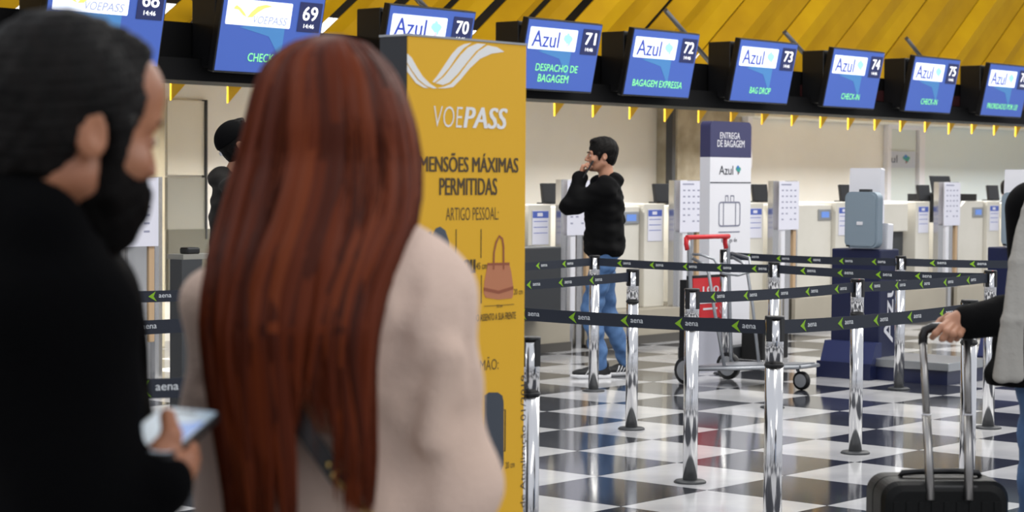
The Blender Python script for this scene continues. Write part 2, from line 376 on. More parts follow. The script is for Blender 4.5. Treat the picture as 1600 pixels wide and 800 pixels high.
# planks: each one a folded yellow board running up to the right, with a pointed lower tip under the bulkhead
N_S = -.72
zlo, zhi = 2.3, 4.3
yel_b = mat('yellow_slat_pale', 'c79c00', .6, spec=.1, col2='b68a00', nscale=1.2)
pitch_s = s_at(1012, N_S)-s_at(956, N_S); slope = None
zA = z_at(960, 86, N_S); zB = z_at(1033, 0, N_S); sA = s_at(960, N_S); sB = s_at(1033, N_S); kx = (sB-sA)/(zB-zA)
tip_z = z_at(983, 187, N_S); top_t = z_at(983, 148, N_S)
n_pl = 0
for i in range(-17, 30):
    sb = s_at(983, N_S)+(i)*pitch_s                       # where the tip hangs
    wdt = pitch_s*(.97 if i > -1 else (.9 if i > -4 else .74)); 
    z0, z1 = top_t-.02, 4.15
    x0 = 0; x1_ = (z1-z0)*kx*1.0
    tilt = .10 if i % 2 else -.02
    m_ = yellow if (i*7) % 3 else yel_b
    pl = MB(); th = .014; a0 = tilt*random.uniform(.7, 1.3); a1 = -tilt*.8*random.uniform(.6, 1.4); mid = wdt*random.uniform(.42, .58)
    # body: cross-section folded at mid
    vs = []
    for z_, xo in ((z0+.03, x0), (z1, x1_)):
        for xx, yy in ((0, 0), (mid, -a0), (wdt, a1*.6)):
            vs += [(xo+xx, yy, z_), (xo+xx, yy+th, z_)]
    fs = [(0, 2, 8, 6), (2, 4, 10, 8), (1, 7, 9, 3), (3, 9, 11, 5), (0, 6, 7, 1), (4, 5, 11, 10), (0, 1, 3, 2), (2, 3, 5, 4), (6, 8, 9, 7), (8, 10, 11, 9)]
    pl.add(vs, fs)
    po = pl.build('slat', m_, ceil_back); po.location = Vector((sb+14, 1.3-2*1.3+(-N_S), -(ztp+.02))); n_pl += 1
    # hanging tip
    tp = MB().plate([(0, z0+.05), (0, tip_z+random.uniform(-.01, .01)), (pitch_s*.52, z0+.05)], 0, .02).build('slat_tip', yellow_tip, ceil_back); tp.location = po.location
    tp.location.y -= .0
# fix local offsets: children sit in the frame of the ceiling box
for ch in ceil_back.children:
    ch.location.y = -(N_S-(-1.3))
def strut(px0, py0, px1, py1, N):
    a = Vector((s_at(px0, N)+14, -(N+1.3), z_at(px0, py0, N)-(ztp+.02))); b = Vector((s_at(px1, N)+14, -(N+1.3), z_at(px1, py1, N)-(ztp+.02)))
    MB().tube([a, b], .03, 4).build('strut', grey_metal, ceil_back)
for q in ((1036, 16, 1110, 102), (1222, 50, 1275, 108), (1412, 60, 1440, 95), (296, -10, 348, 44), (640, -12, 670, 20), (330, 0, 300, 40)): strut(*q, -.5)

# ------------------------------------------------------------------ hanging information screens
def em(name, col, e): return mat(name, col, .5, emis=e)
scr_blue = em('screen_blue', '3a55a0', .5); scr_teal = em('screen_teal', '3f74aa', .5); scr_white = em('screen_white', 'dfe6f6', .8); scr_navy = em('screen_navy', '1a2350', .5)
scr_green = em('screen_green', '7fe08a', .8); scr_txt = em('screen_white_text', 'ffffff', .9); scr_azul = em('screen_logo_blue', '2b3f9c', .6); scr_cyan = em('screen_cyan', '8fd0e6', .7); scr_lime = em('screen_lime', 'c9e06a', .8); scr_pink = em('screen_pink', 'd6b0cc', .7); scr_gry = em('screen_grey', '8f96b8', .6)
SCR = [(165, '68', 'v', 'CHECK-IN'), (422, '69', 'v', 'CHECK-IN'), (667, '70', 'a', 'CHECK-IN'), (873.5, '71', 'a', 'DESPACHO DE|BAGAGEM'), (1031.5, '72', 'a', 'BAGAGEM EXPRESSA'),
       (1191, '73', 'a', 'BAG DROP'), (1331.5, '74', 'a', 'CHECK-IN'), (1454, '75', 'a', 'CHECK-IN'), (1568, '76', 'a', 'PRIORIDADES POR LEI')]
SN = .34; SW, SH = .97, .59
swoosh = [[(-.02, .55), (.12, .5), (.24, .2), (.36, .06), (.3, .3), (.18, .62), (.06, .8)], [(.36, .06), (.5, .1), (.62, .42), (.78, .72), (1, .9), (.8, .98), (.6, .82), (.46, .45)]]
def screen(px, num, typ, word):
    names = {'68': 'partly hidden by the bearded man\'s hair', '69': 'between the two foreground heads', '70': 'cut off by the top of the yellow board'}
    lab = {'68': 'blue screen numbered 68, half hidden by the bearded man\'s hair', '69': 'blue screen numbered 69 between the two foreground heads', '70': 'blue screen numbered 70, cut off by the top of the yellow board', '71': 'blue screen numbered 71 showing two green lines, beside the yellow board', '72': 'blue screen numbered 72 with a wide green line, over the man on the phone\'s right', '73': 'blue screen numbered 73 above the white and navy totem', '74': 'blue screen numbered 74 above the grey kiosk', '75': 'blue screen numbered 75, second from the right edge', '76': 'blue screen numbered 76 cut by the right frame edge'}[num]
    zc = z_at(873, 88, SN)
    tr = thing('information_screen', lab, 'screen', R(s_at(px, SN), SN, zc), YAW, 'numbered screens over the check-in counters')
    M = Matrix.Rotation(math.radians(12), 4, 'X')
    def b(): return MB(M)
    b().box(-SW/2, SW/2, 0, .06, -SH/2, SH/2, .006).build('bezel', black_plastic, tr)
    MB().box(-SW/2+.04, SW/2-.04, .075, .33, -.25, .27, .01).build('housing', black_plastic, tr)
    f = -.003
    b().box(-SW/2+.012, SW/2-.012, f, .01, -SH/2+.014, SH/2-.012).build('display', scr_blue, tr)
    b().plate([(-.30, .03), (.12, .12), (.12, -.18), (-.02, -.02)], f-.002, f-.001).build('arrow_motif', scr_teal, tr)
    lx0, lx1, lz0, lz1 = -.44, .165, .045, .225
    b().plate(rrect(lx0, lx1, lz0, lz1, .01, 2), f-.004, f-.002).build('logo_field', scr_white, tr)
    b().plate(rrect(.235, .455, .03, .245, .004, 2), f-.004, f-.002).build('number_field', scr_navy, tr)
    t = b(); text(t, num, .275, .415, .115, .215, f-.0045, .035); text(t, '14:46', .295, .395, .06, .09, f-.0045, .02); t.build('number', scr_txt, tr)
    if typ == 'a':
        t = b(); text(t, 'Azul', lx0+.04, lx0+.38, lz0+.02, lz1-.025, f-.0045, .035); t.build('lettering', scr_azul, tr)
        bz = MB(M)
        poly = [(.0, .62), (.12, .82), (.3, .86), (.38, 1), (.55, .95), (.62, .84), (.82, .8), (1, .66), (.95, .5), (.8, .36), (.76, .2), (.55, .1), (.5, 0), (.4, .06), (.42, .25), (.3, .38), (.1, .48)]
        bz.plate([(lx0+.43+a*.12, lz0+.025+c*.13) for a, c in poly], f-.0052, f-.0045).build('emblem', scr_cyan, tr)
        MB(M).plate([(lx0+.43+a*.12, lz0+.025+c*.13) for a, c in [(.42, .3), (.6, .3), (.56, .1), (.5, .02), (.42, .1)]], f-.0062, f-.0053).build('emblem', scr_pink, tr)
    else:
        for k_, p in enumerate(swoosh):
            MB(M).plate([(lx0+.06+a*.36, lz0+.05+c*.11) for a, c in p], f-.0052, f-.0045).build('emblem', scr_lime, tr)
        t = b(); text(t, 'VOE', lx0+.25, lx0+.39, lz0+.02, lz0+.075, f-.0055, 0, .2); text(t, 'PASS', lx0+.39, lx0+.57, lz0+.02, lz0+.075, f-.0055, .01, .2); t.build('lettering', scr_gry, tr)
    ls = word.split('|'); t = b()
    wd = {'CHECK-IN': .34, 'BAG DROP': .34, 'BAGAGEM EXPRESSA': .72}.get(word, .7)
    if len(ls) == 2:
        text(t, ls[0], -.30, .24, -.13, -.07, f-.0045, .006); text(t, ls[1], -.25, .14, -.22, -.155, f-.0045, .006)
    else:
        c_ = -.02; text(t, ls[0], c_-wd/2, c_+wd/2, -.205, -.145, f-.0045, .006)
    t.build('message', scr_green, tr)
    # arm to the bulkhead
    MB().box(-.05, .05, .33, .36, -.3, .1).build('bracket', black_plastic, tr)
for a in SCR: screen(*a)

# ------------------------------------------------------------------ check-in counters
PC = [-4.78, -3.16, -1.54, .08, 1.70, 3.32, 4.94, 6.56, 8.18, 9.8]
which = {-4.78: 'beside the bearded man\'s chin', -3.16: 'hidden behind the red hair', -1.54: 'behind the yellow board', .08: 'behind the man on the phone', 1.70: 'left of the tall white and navy totem',
         3.32: 'right of the tall white and navy totem', 4.94: 'behind the grey kiosk screen', 6.56: 'between the two grey kiosks', 8.18: 'behind the far right kiosk', 9.8: 'at the far right end'}
def sheet(parent, x0, x1, z0, z1, y, kind):
    p = MB().box(x0, x1, y-.004, y, z0, z1).build('notice', paper, parent); w_, h_ = x1-x0, z1-z0
    m = MB()
    if kind == 'grid':
        m.box(x0+.1*w_, x0+.6*w_, y-.005, y-.004, z1-.08*h_, z1-.05*h_)
        for r in range(6):
            for c in range(4):
                if (r, c) in ((4, 2), (5, 1)): continue
                m.box(x0+(.12+.21*c)*w_, x0+(.12+.21*c+.1)*w_, y-.005, y-.004, z1-(.2+.12*r)*h_, z1-(.17+.12*r)*h_)
        m.build('print', print_grey, p)['kind'] = 'stuff'
    else:
        m.box(x0+.02*w_, x1-.02*w_, y-.005, y-.004, z1-.22*h_, z1-.02*h_)
        for r in range(3): m.box(x0+.08*w_, x1-.08*w_, y-.005, y-.004, z1-(.33+.17*r)*h_, z1-(.31+.17*r)*h_)
        m.build('print', print_blue, p)
        MB().box(x0+.3*w_, x0+.62*w_, y-.006, y-.005, z1-.17*h_, z1-.07*h_).build('print', scr_cyan if False else paper, p)
for i, sc_ in enumerate(PC):
    t = thing('steel_pillar', 'brushed steel counter pillar with a paper notice, '+which[sc_], 'pillar', R(sc_, .0, 0), YAW, 'steel pillars between the check-in counters')
    wd = .22 if sc_ > -4 else .30
    MB().plate([(0, 0)], 0, 0) if False else None
    # fluted stainless wrap: plan outline extruded up
    out = []
    for k in range(13):
        u = k/12; out.append((-wd+2*wd*u, -.03-.05*abs(math.sin(u*PI*2))))
    bk = .22 if sc_ < -4 else .03
    out += [(wd, bk), (-wd, bk)]
    b = MB(); n = len(out); b.add([(x, y, 0) for x, y in out]+[(x, y, 1.455) for x, y in out], [[*range(n)][::-1], [n+k for k in range(n)]]+[(k, (k+1) % n, n+(k+1) % n, n+k) for k in range(n)], False); b.build('column_wrap', steel, t)
    MB().box(-wd+.05, -wd+.12, -.1, .0, .32, 1.455, .01).build('white_reflection', white_paint, t)  # painted band imitating a bright reflection on the steel
    MB().box(wd-.17, wd-.12, -.094, .0, .32, 1.45, .005).build('tan_reflection', mat('tan_reflection', 'b79a78', .5), t)  # tan band painted as a reflection in the steel wrap
    sheet(t, -wd-.01, wd-.1, .98, 1.45, -.105, 'grid')
typeB = (-1.54, 4.94)
labs = {-3.16: 'mostly hidden behind the red hair', -1.54: 'with dark bag opening left of the man on the phone', .08: 'behind the man on the phone', 1.70: 'behind the white and navy totem', 3.32: 'to the left of the blue-grey kiosk',
        4.94: 'with dark bag opening right of the blue-grey kiosk', 6.56: 'with a slanted dark top near the right edge', 8.18: 'at the right edge of the row'}
disp_m = mat('counter_display', '5c7fc4', .3, emis=.35)
for sc_ in PC[1:-1]:
    t = thing('check_in_counter', 'cream check-in counter '+labs[sc_], 'counter', R(sc_+.06, -.12, 0), YAW, 'cream check-in counters')
    x0, x1 = .18, 1.33
    if sc_ in typeB:
        MB().box(x0, .95, .0, .5, .92, 1.22, .008).build('upper_panel', cream, t)
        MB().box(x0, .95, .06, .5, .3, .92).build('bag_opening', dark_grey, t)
        MB().box(.35, .93, -.5, .06, .3, .9, .01).build('bag_bin', mat('bin_grey', '2c2e31', .5), t) if sc_ < 0 else None
    elif sc_ == 6.56:
        MB().plate([(x0, .3), (1.02, .3), (1.02, 1.24), (.6, 1.24), (x0, 1.0)], 0, .5).build('front_panel', cream, t)
        MB().box(x0, 1.05, .1, .5, 1.0, 1.32).build('dark_shelf', black_matte, t)
    else:
        MB().box(x0, 1.02, 0, .5, .3, 1.215, .008).build('front_panel', cream, t)
    if sc_ not in typeB:
        f = MB().box(.76, 1.0, -.015, 0, 1.06, 1.17, .004).build('display_frame', alu, t)
        MB().box(.81, .95, -.018, -.012, 1.085, 1.145).build('display_glass', disp_m, f)
    un = MB().box(1.03, x1, -.05, .5, .3, 1.24, .008).build('side_unit', cream, t)
    sheet(t, 1.075, 1.29, .9, 1.19, -.052, 'blue')
    MB().box(x0, x1, -.21, .5, 0, .3).build('plinth', mat('plinth', 'a19a8c', .5), t)
    MB().box(x0-.2, x1+.02, -.25, -.21, .03, .3).build('conveyor_front', mat('conveyor_front', 'b2aa99', .4, col2='a39b8b', nscale=1), t)
    MB().box(x0-.22, x1+.02, -.27, -.24, 0, .075).build('kick_plate', mat('kick', '4d4944', .5), t)
    # monitor on the counter: stands on it, a thing of its own
    mt = thing('monitor', 'black monitor on the counter '+labs[sc_].replace(' with dark bag opening',''), 'monitor', R(sc_+s_at(1037, -.3)-.08, -.3, 1.24), YAW, 'black monitors on the check-in counters')
    Mx = Matrix.Rotation(math.radians(-8), 4, 'X')
    MB(Mx).box(-.125, .135, 0, .03, .01, .185, .006).build('screen_back', black_plastic, mt)
    MB().box(-.08, .08, -.02, .12, 0, .012).build('stand', black_plastic, mt)
lp = thing('laptop', 'open black laptop seen from behind on the counter near the right edge', 'laptop', R(7.18, -.4, 1.32), YAW)
MB(Matrix.Rotation(math.radians(-12), 4, 'X')).box(-.2, .26, 0, .012, .01, .21, .005).build('lid', black_plastic, lp); MB().box(-.2, .26, .0, .2, 0, .015).build('keyboard_base', black_plastic, lp)
MB(Matrix.Rotation(math.radians(-12), 4, 'X')).plate([(.03+.02*math.cos(a*.5), .11+.02*math.sin(a*.5)) for a in range(12)], -.002, 0).build('badge', alu, lp)

# left background: dark counter cabinet, small monitor arm, grey bin
t = thing('dark_cabinet', 'dark grey cabinet between the steel pillar and the red-haired woman', 'cabinet', at(282, 400, 12.4)*1, YAW); t.location.z = 0
zt_ = at(284, 400, 12.4).z
MB().box(-.04, .12, -.06, .05, 0, zt_-.02).build('body', dark_grey, t); MB().box(-.02, .26, -.05, .1, zt_-.02, zt_+.01).build('worktop', mid_grey, t)
MB().box(.04, .14, -.02, .06, zt_+.01, zt_+.05, .01).build('printer', black_plastic, t)

# ------------------------------------------------------------------ low scale platform and kiosks
def kiosk(px, D, label, scale=1):
    P = at(px, 500, D); t = thing('bag_drop_kiosk', label, 'kiosk', (P.x, P.y, 0), YAW, 'navy self-service bag drop kiosks')
    # local x along the row, -y towards the hall; body corner (left, back) .28 x .42
    MB().box(0, .27, -.42, 0, .12, .955, .01).build('body', navy, t)
    b = MB(); b.box(-.06, .33, -.50, .03, .0, .12, .01); b.add([(-.055, -.44, .12), (-.055, -.02, .12), (.0, -.44, .27), (.0, -.02, .27)], [(0, 2, 3, 1)]); b.build('foot', navy, t)
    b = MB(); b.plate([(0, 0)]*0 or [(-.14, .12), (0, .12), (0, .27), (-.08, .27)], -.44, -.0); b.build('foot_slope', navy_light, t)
    MB().box(-.16, 0, -.44, .02, 0, .12).build('toe', navy, t)
    tx = MB(); text(tx, 'Azul', .06, .19, .26, .78, -.4225, .03, rot=90); tx.build('lettering', white_paint, t)
    # white back slab leaning, blue-grey rounded screen facing along the row towards -x
    M = Matrix.Rotation(math.radians(3), 4, 'Y')
    b = MB(Matrix.Translation((.03, 0, 0))@M@Matrix.Rotation(-PI/2, 4, 'Z'))
    b.plate(rrect(.07, .34, 1.1, 1.56, .01, 2), .02, .07)
    b.plate(rrect(.1, .42, .955, 1.15, .01, 2), .02, .09); b.build('white_housing', white_paint, t)
    b = MB(Matrix.Translation((-.0, 0, 0))@Matrix.Rotation(-PI/2, 4, 'Z'))
    g_ = mat('blue_grey_plastic', '7d8c98', .4)
    b.plate(rrect(.13, .41, .965, 1.38, .05, 6), -.03, .04).build('screen_cover', g_, t)
    b = MB(Matrix.Rotation(-PI/2, 4, 'Z')); b.plate(rrect(.145, .395, .98, 1.365, .04, 6), -.04, -.03).build('screen_face', g_, t)
    b = MB(Matrix.Rotation(-PI/2, 4, 'Z')); b.box(.24, .29, -.045, -.04, 1.135, 1.16).build('sticker', white_paint, t)
    b = MB(Matrix.Rotation(-PI/2, 4, 'Z')); b.box(.235, .33, -.01, .03, 1.37, 1.40, .005).build('camera_bar', dark_grey, t)
    b = MB(Matrix.Rotation(-PI/2, 4, 'Z')); b.box(.15, .18, -.043, -.04, .972, .984).build('mark', black_plastic, t)
    return t
kiosk(1298, 15.35, 'navy kiosk with blue-grey rounded screen and vertical white lettering behind the belts')
kiosk(1541, 15.9, 'navy kiosk with blue-grey rounded screen cut by the right frame edge')
P = at(1425, 560, 14.85); sp = thing('scale_platform', 'low navy baggage scale with a grey metal top right of the lettered kiosk', 'scale', (P.x, P.y, 0), YAW)
MB().box(-.02, .55, -.3, .45, 0, .1).build('base', navy, sp); MB().box(-.04, .57, -.32, .47, .1, .16, .005).build('top', alu, sp)

# ------------------------------------------------------------------ tall white and navy totem
Pt = at(1107, 500, 16.6); tt = thing('totem_sign', 'tall white totem with a rounded navy top and a suitcase outline', 'sign', (Pt.x, Pt.y, 0), YAW)
org = Vector((Pt.x, Pt.y, 0)); TW = plane_xz(org, 1173, 300)[0]
Z = lambda py, px=1140: plane_xz(org, px, py)[1]
X = lambda px, py=300: plane_xz(org, px, py)[0]
zt2 = Z(190)
def roundtop(x0, x1, z0, z1, r):
    return [(x0, z0), (x1, z0)]+[(x1-r+r*math.cos(a*PI/12), z1-r+r*math.sin(a*PI/12)) for a in range(7)]+[(x0+r-r*math.sin(a*PI/12), z1-r+r*math.cos(a*PI/12)) for a in range(7)]
MB().plate([(0, .1), (TW, .1), (TW, Z(246)), (0, Z(246))], 0, .10).build('white_body', white_paint, tt)
MB().plate(roundtop(0, TW, Z(246), zt2, .045), 0, .10).build('navy_cap', mat('totem_navy', '33335a', .4), tt)
MB().box(-.12, TW+.16, -.12, .22, 0, .1, .01).build('foot', dark_grey, tt)
MB().box(.45*TW, TW+.06, -.35, -.14, 0, .24, .01).build('weight', black_matte, tt)
tl = MB(); text(tl, 'ENTREGA', X(1124), X(1155), Z(217), Z(207), -.002, .03); text(tl, 'DE BAGAGEM', X(1120), X(1162), Z(230), Z(219), -.002, .03); tl.build('lettering', white_paint, tt)
tl = MB(); text(tl, 'Azul', X(1123), X(1145), Z(273), Z(259), -.002, .01); text(tl, 'Entrega de', X(1128), X(1152), Z(380), Z(372), -.002); text(tl, 'Bagagem', X(1128), X(1158), Z(404), Z(394), -.002, .03)
tl.box(0, TW, -.003, -.001, Z(286), Z(284.5)); tl.build('lettering', mat('ink_dark', '2c2f3c', .6), tt)
brazil(X(1149), Z(273), X(1157)-X(1149), Z(258)-Z(273), -.002, tt, PR)
ic = MB(); x0, x1, z0, z1 = X(1123), X(1157), Z(354), Z(315)
out = rrect(x0, x1, z0, z1, .03, 4); inn = rrect(x0+.012, x1-.012, z0+.012, z1-.012, .02, 4); n = len(out)
ic.add([(x, -.002, z) for x, z in out+inn], [(k, (k+1) % n, n+(k+1) % n, n+k) for k in range(n)])
ic.box(X(1130), X(1131), -.003, -.002, z0, z1).box(X(1149), X(1150), -.003, -.002, z0, z1)
for a, b_ in ((1133, 1138), (1141, 1147)):
    o1 = rrect(X(a), X(b_), z1, Z(305), .008, 3); i1 = rrect(X(a)+.008, X(b_)-.008, z1, Z(305)-.01, .006, 3); ic.add([(x, -.002, z) for x, z in o1+i1], [(k, (k+1) % len(o1), len(o1)+(k+1) % len(o1), len(o1)+k) for k in range(len(o1))])
ic.box(X(1123), X(1156), -.003, -.002, Z(363), Z(361.5)); ic.build('suitcase_outline', mat('ink_grey', '77798c', .6), tt)

# ------------------------------------------------------------------ luggage trolley
Pb = floor_at(1070, 601); tg = thing('luggage_trolley', 'grey tubular luggage trolley with a red push handle', 'trolley', (Pb.x, Pb.y, 0), -.7134)
ax_ = .86
gm = mat('trolley_grey', '9a9da2', .35, .7); red = mat('red_plastic', 'c8242b', .4)
WT = .56
def wheel(c, r, w_, parent, tyre=black_plastic):
    b = MB(Matrix.Translation(c)@Matrix.Rotation(PI/2, 4, 'X')); b.lathe([(r*.75, -w_/2), (r, -w_/2*.7), (r, w_/2*.7), (r*.75, w_/2)], n=20); o = b.build('wheel', tyre, parent)
    b = MB(Matrix.Translation(c)@Matrix.Rotation(PI/2, 4, 'X')); b.lathe([(r*.72, -w_/2*1.05), (r*.72, w_/2*1.05)], n=20); b.build('hub', gm, o)
for y in (.02, WT-.02): wheel((0, y, .1), .1, .04, tg)
wheel((ax_*.93, WT/2, .065), .065, .035, tg)
b = MB(); b.tube([(.0, 0, .1), (.08, 0, .115), (ax_, WT/2-.12, .17)], .014, 8).tube([(.0, WT, .1), (.08, WT, .115), (ax_, WT/2+.12, .17)], .014, 8).tube([(0, 0, .1), (0, WT, .1)], .012, 8).tube([(ax_, WT/2-.12, .17), (ax_, WT/2+.12, .17)], .014, 8)
b.tube([(ax_*.93, WT/2, .07), (ax_*.88, WT/2, .16)], .012, 8); b.build('base_frame', gm, tg)
b = MB(); b.add([(.05, .03, .12), (ax_*.98, WT/2-.1, .175), (ax_*.98, WT/2+.1, .175), (.05, WT-.03, .12), (.05, .03, .135), (ax_*.98, WT/2-.1, .19), (ax_*.98, WT/2+.1, .19), (.05, WT-.03, .135)], [(0, 3, 2, 1), (4, 5, 6, 7), (0, 1, 5, 4), (1, 2, 6, 5), (2, 3, 7, 6), (3, 0, 4, 7)]); b.build('load_deck', gm, tg)
for y in (.04, WT-.04):
    MB().tube([(.04, y, .12), (.02, y, .5), (.0, y, .98), (-.01, y, 1.03)], .014, 8).build('upright', gm, tg)
    MB().tube([(.30, y*.9+.02, .15), (.22, y, .55), (.17, y, .8), (.13, y, .86), (.03, y, .9)], .012, 8).build('stay', gm, tg)
    MB().tube([(-.01, y, .96), (-.02, y, 1.0), (-.02, y, 1.05)], .024, 8).build('handle_grip', red, tg)
MB().tube([(-.01, .02, 1.05), (-.01, WT-.02, 1.05)], .017, 10).build('handle', red, tg)
MB().tube([(.03, .04, .93), (.1, .04, .93), (.2, .06, .9), (.24, .1, .8), (.24, .3, .78), (.24, WT-.1, .8), (.2, WT-.06, .9), (.03, WT-.04, .93)], .01, 8).build('basket_rim', gm, tg)
# advert plate between the uprights, its print faces the camera
bd = thing('advert_board', 'red advert board with white letters in a black frame behind the trolley handle', 'sign', (0, 0, 0), YAW)
Pq = at(1082, 470, 15.3); bd.location = (Pq.x, Pq.y, 0)
o_ = Vector((Pq.x, Pq.y, 0)); bx = lambda px: plane_xz(o_, px, 465)[0]; bz = lambda py: plane_xz(o_, 1105, py)[1]
MB().box(bx(1079), bx(1129), 0, .04, bz(500), bz(430)).build('frame', black_plastic, bd)
MB().box(bx(1082), bx(1126), -.004, .0, bz(497), bz(434)).build('plate', red, bd)
tb = MB(); text(tb, '100', bx(1097), bx(1122), bz(458), bz(447), -.006, .05); tb.box(bx(1092), bx(1119), -.006, -.004, bz(474), bz(472)).box(bx(1098), bx(1120), -.006, -.004, bz(484), bz(481)); tb.build('lettering', white_paint, bd)
bs_ = MB(); bs_.box(bx(1079)-.055, bx(1079)+.0, .0, .06, .0, bz(436)); bs_.build('side_panel', black_matte, bd); MB().box(bx(1079)-.02, bx(1129), .02, .04, 0, bz(500)).build('back_panel', mat('board_back', 'b4b5c0', .5), bd)

# ------------------------------------------------------------------ yellow board with the baggage sizes
YD = 5.88; Po = at(634, 400, YD); org = Vector((Po.x, Po.y, 0))
yb = thing('totem_board', 'yellow free-standing board with white wing logo and baggage size text', 'sign', org, YAW)
X = lambda px, py: plane_xz(org, px, py)[0]
def Zp(px, py): return plane_xz(org, px, py)[1]
YW = X(819.5, 300); YH = Zp(634, 54)
ym = mat('board_yellow', 'e6b233', .55, spec=.2); white_ink = mat('white_ink', 'ececea', .5); brown_ink = mat('brown_ink', '4b3c26', .6)
MB().box(0, YW, 0, .108, .02, YH).build('body', mat('charcoal_side', '2b2d31', .5), yb)
MB().box(.001, YW-.001, -.004, 0, .02, YH-.004).build('face', ym, yb)
MB().box(-.002, YW+.002, -.006, .11, YH-.003, YH+.003).build('top_edge', alu, yb)
MB().box(-.1, YW+.05, -.06, .2, 0, .02).build('foot', dark_grey, yb)
def ypoly(name, pts, m, lay=1): return MB().plate([(X(a, b), Zp(a, b)) for a, b in pts], -.0045-.0006*lay, -.004).build(name, m, yb)
def ytext(name, items, m):
    t = MB()
    for body, a, b, c, d, bold, shear in items:
        mx, my = (a+c)/2, (b+d)/2
        text(t, body, max(X(a, my), .004), X(c, my), Zp(mx, d), Zp(mx, b), -.0052, bold, shear)
    # follow the perspective-free plane: rectangles on the board itself
    return t.build(name, m, yb)
ypoly('wing_logo', [(634.5, 84), (641, 90), (650, 106), (659, 120), (670, 131), (681, 138), (676, 138.5), (664, 134), (652, 124), (642, 110), (634.5, 98)], white_ink)
ypoly('wing_logo', [(634.5, 101), (641, 112), (650, 125), (661, 134), (668, 138), (660, 137), (648, 130), (634.5, 112)], white_ink)
ypoly('wing_logo', [(674, 128), (682, 118), (694, 100), (704, 85), (714, 74), (724, 69), (735, 67), (722, 76), (712, 88), (700, 106), (688, 120), (677, 129)], white_ink)
ypoly('wing_logo', [(679, 130), (692, 120), (706, 102), (718, 86), (730, 74), (744, 68), (757, 69), (742, 80), (728, 97), (713, 116), (700, 129), (690, 133)], white_ink)
ypoly('wing_logo', [(681, 138), (694, 138), (706, 136), (718, 124), (732, 107), (748, 92), (766, 84), (786, 81), (775, 74), (760, 71), (746, 80), (731, 97), (716, 117), (703, 131), (692, 135.5)], white_ink)
ytext('thin_logotype', [('VOE', 676, 166, 721, 199, -.012, .12)], white_ink)
ytext('bold_logotype', [('PASS', 723, 168, 790, 201, .09, .2)], white_ink)
ytext('headline', [('DIMENSÕES MÁXIMAS', 636, 239, 807.5, 269, .05, 0)], brown_ink); ytext('headline', [('PERMITIDAS', 685, 278, 774.5, 305, .05, 0)], brown_ink)
ytext('subtitle', [('ARTIGO PESSOAL:', 695, 324, 777, 344, -.008, 0)], brown_ink); ytext('subtitle', [('BAGAGEM DE MÃO:', 668, 561, 777, 582, -.008, 0)], brown_ink)
for it_ in [('45 cm', 703.5, 410, 721, 421, .002, 0), ('45 cm', 742, 410, 759, 420.5, .002, 0), ('20 cm', 801, 451, 815, 460, 0, 0), ('DEBAIXO DO ASSENTO A SUA FRENTE', 716, 490, 804, 501, .002, 0), ('35 cm', 774, 475.5, 783, 480.5, 0, 0), ('20 cm', 788, 721, 802, 731, 0, 0)]: ytext('measure_text', [it_], brown_ink)
ytext('bold_text', [('ou', 723, 405, 740, 427, .12, 0)], brown_ink)
slate = mat('slate_ink', '4d5560', .6); slate2 = mat('slate_ink_dark', '3f4650', .6); bagm = mat('bag_ink', 'c07c58', .6); bagd = mat('bag_ink_dark', '99553a', .6)
ypoly('backpack_picture', [(660, 400), (662, 378), (665, 364), (672, 361), (674, 372), (671, 400)], slate2)
ypoly('backpack_picture', [(670, 430), (669, 395), (672, 372), (679, 357), (686, 354), (694, 360), (700, 378), (701.5, 405), (701, 434)], slate)
ypoly('backpack_picture', [(678, 432), (676, 404), (684, 407), (697, 405), (698, 434)], mat('pack_pocket', '8c7a78', .6), 2)
ypoly('bag_picture', [(760, 413), (794, 413), (797, 425), (800, 448), (800, 460), (798, 466), (776, 468), (757, 465), (754, 458), (755, 440), (758, 425)], bagm)
ypoly('bag_picture', [(760, 411), (794, 410), (794, 414), (760, 414.5)], bagd, 2); ypoly('bag_picture', [(754, 449), (777, 454), (800, 447), (800, 452), (777, 459), (754, 454)], bagd, 2)
for (o1, i1) in (([(768, 421), (768.5, 395), (772, 378), (778, 367), (784, 372), (786, 385), (786, 421)], [(770.5, 421), (771, 395), (774, 381), (778, 370.5), (782, 375), (783.5, 387), (783.5, 421)]),):
    m_ = MB(); n = len(o1); m_.add([(X(a, b), -.0056, Zp(a, b)) for a, b in o1+i1], [(k, k+1, n+k+1, n+k) for k in range(n-1)]); m_.build('bag_picture', bagd, yb)
ypoly('suitcase_picture', [(756, 740), (756, 618), (762, 613), (776, 613), (783, 618), (785, 628), (785, 726), (781, 737), (774, 740)], slate2)
for a, b, c, d in ((710.5, 358, 711.2, 404), (711, 430, 711.7, 452), (749.5, 358, 750.2, 403), (750, 430, 750.7, 474), (755, 478, 801, 478.7), (787, 640, 788, 705), (784, 640, 788, 641), (784, 704, 788, 705)):
    MB().box(X(a, b), X(c, d), -.0052, -.004, Zp(a, d), Zp(a, b)).build('measure_line', brown_ink, yb)
vt = MB(); text(vt, 'Versão de Atualização 01/2019', X(811.5, 700), X(821, 700), Zp(816, 862), Zp(816, 586), -.0052, 0, rot=90)
vt.build('vertical_text', brown_ink, yb)
ytext('measure_text', [('10 kg', 775, 766, 783, 776, 0, 0)], brown_ink)

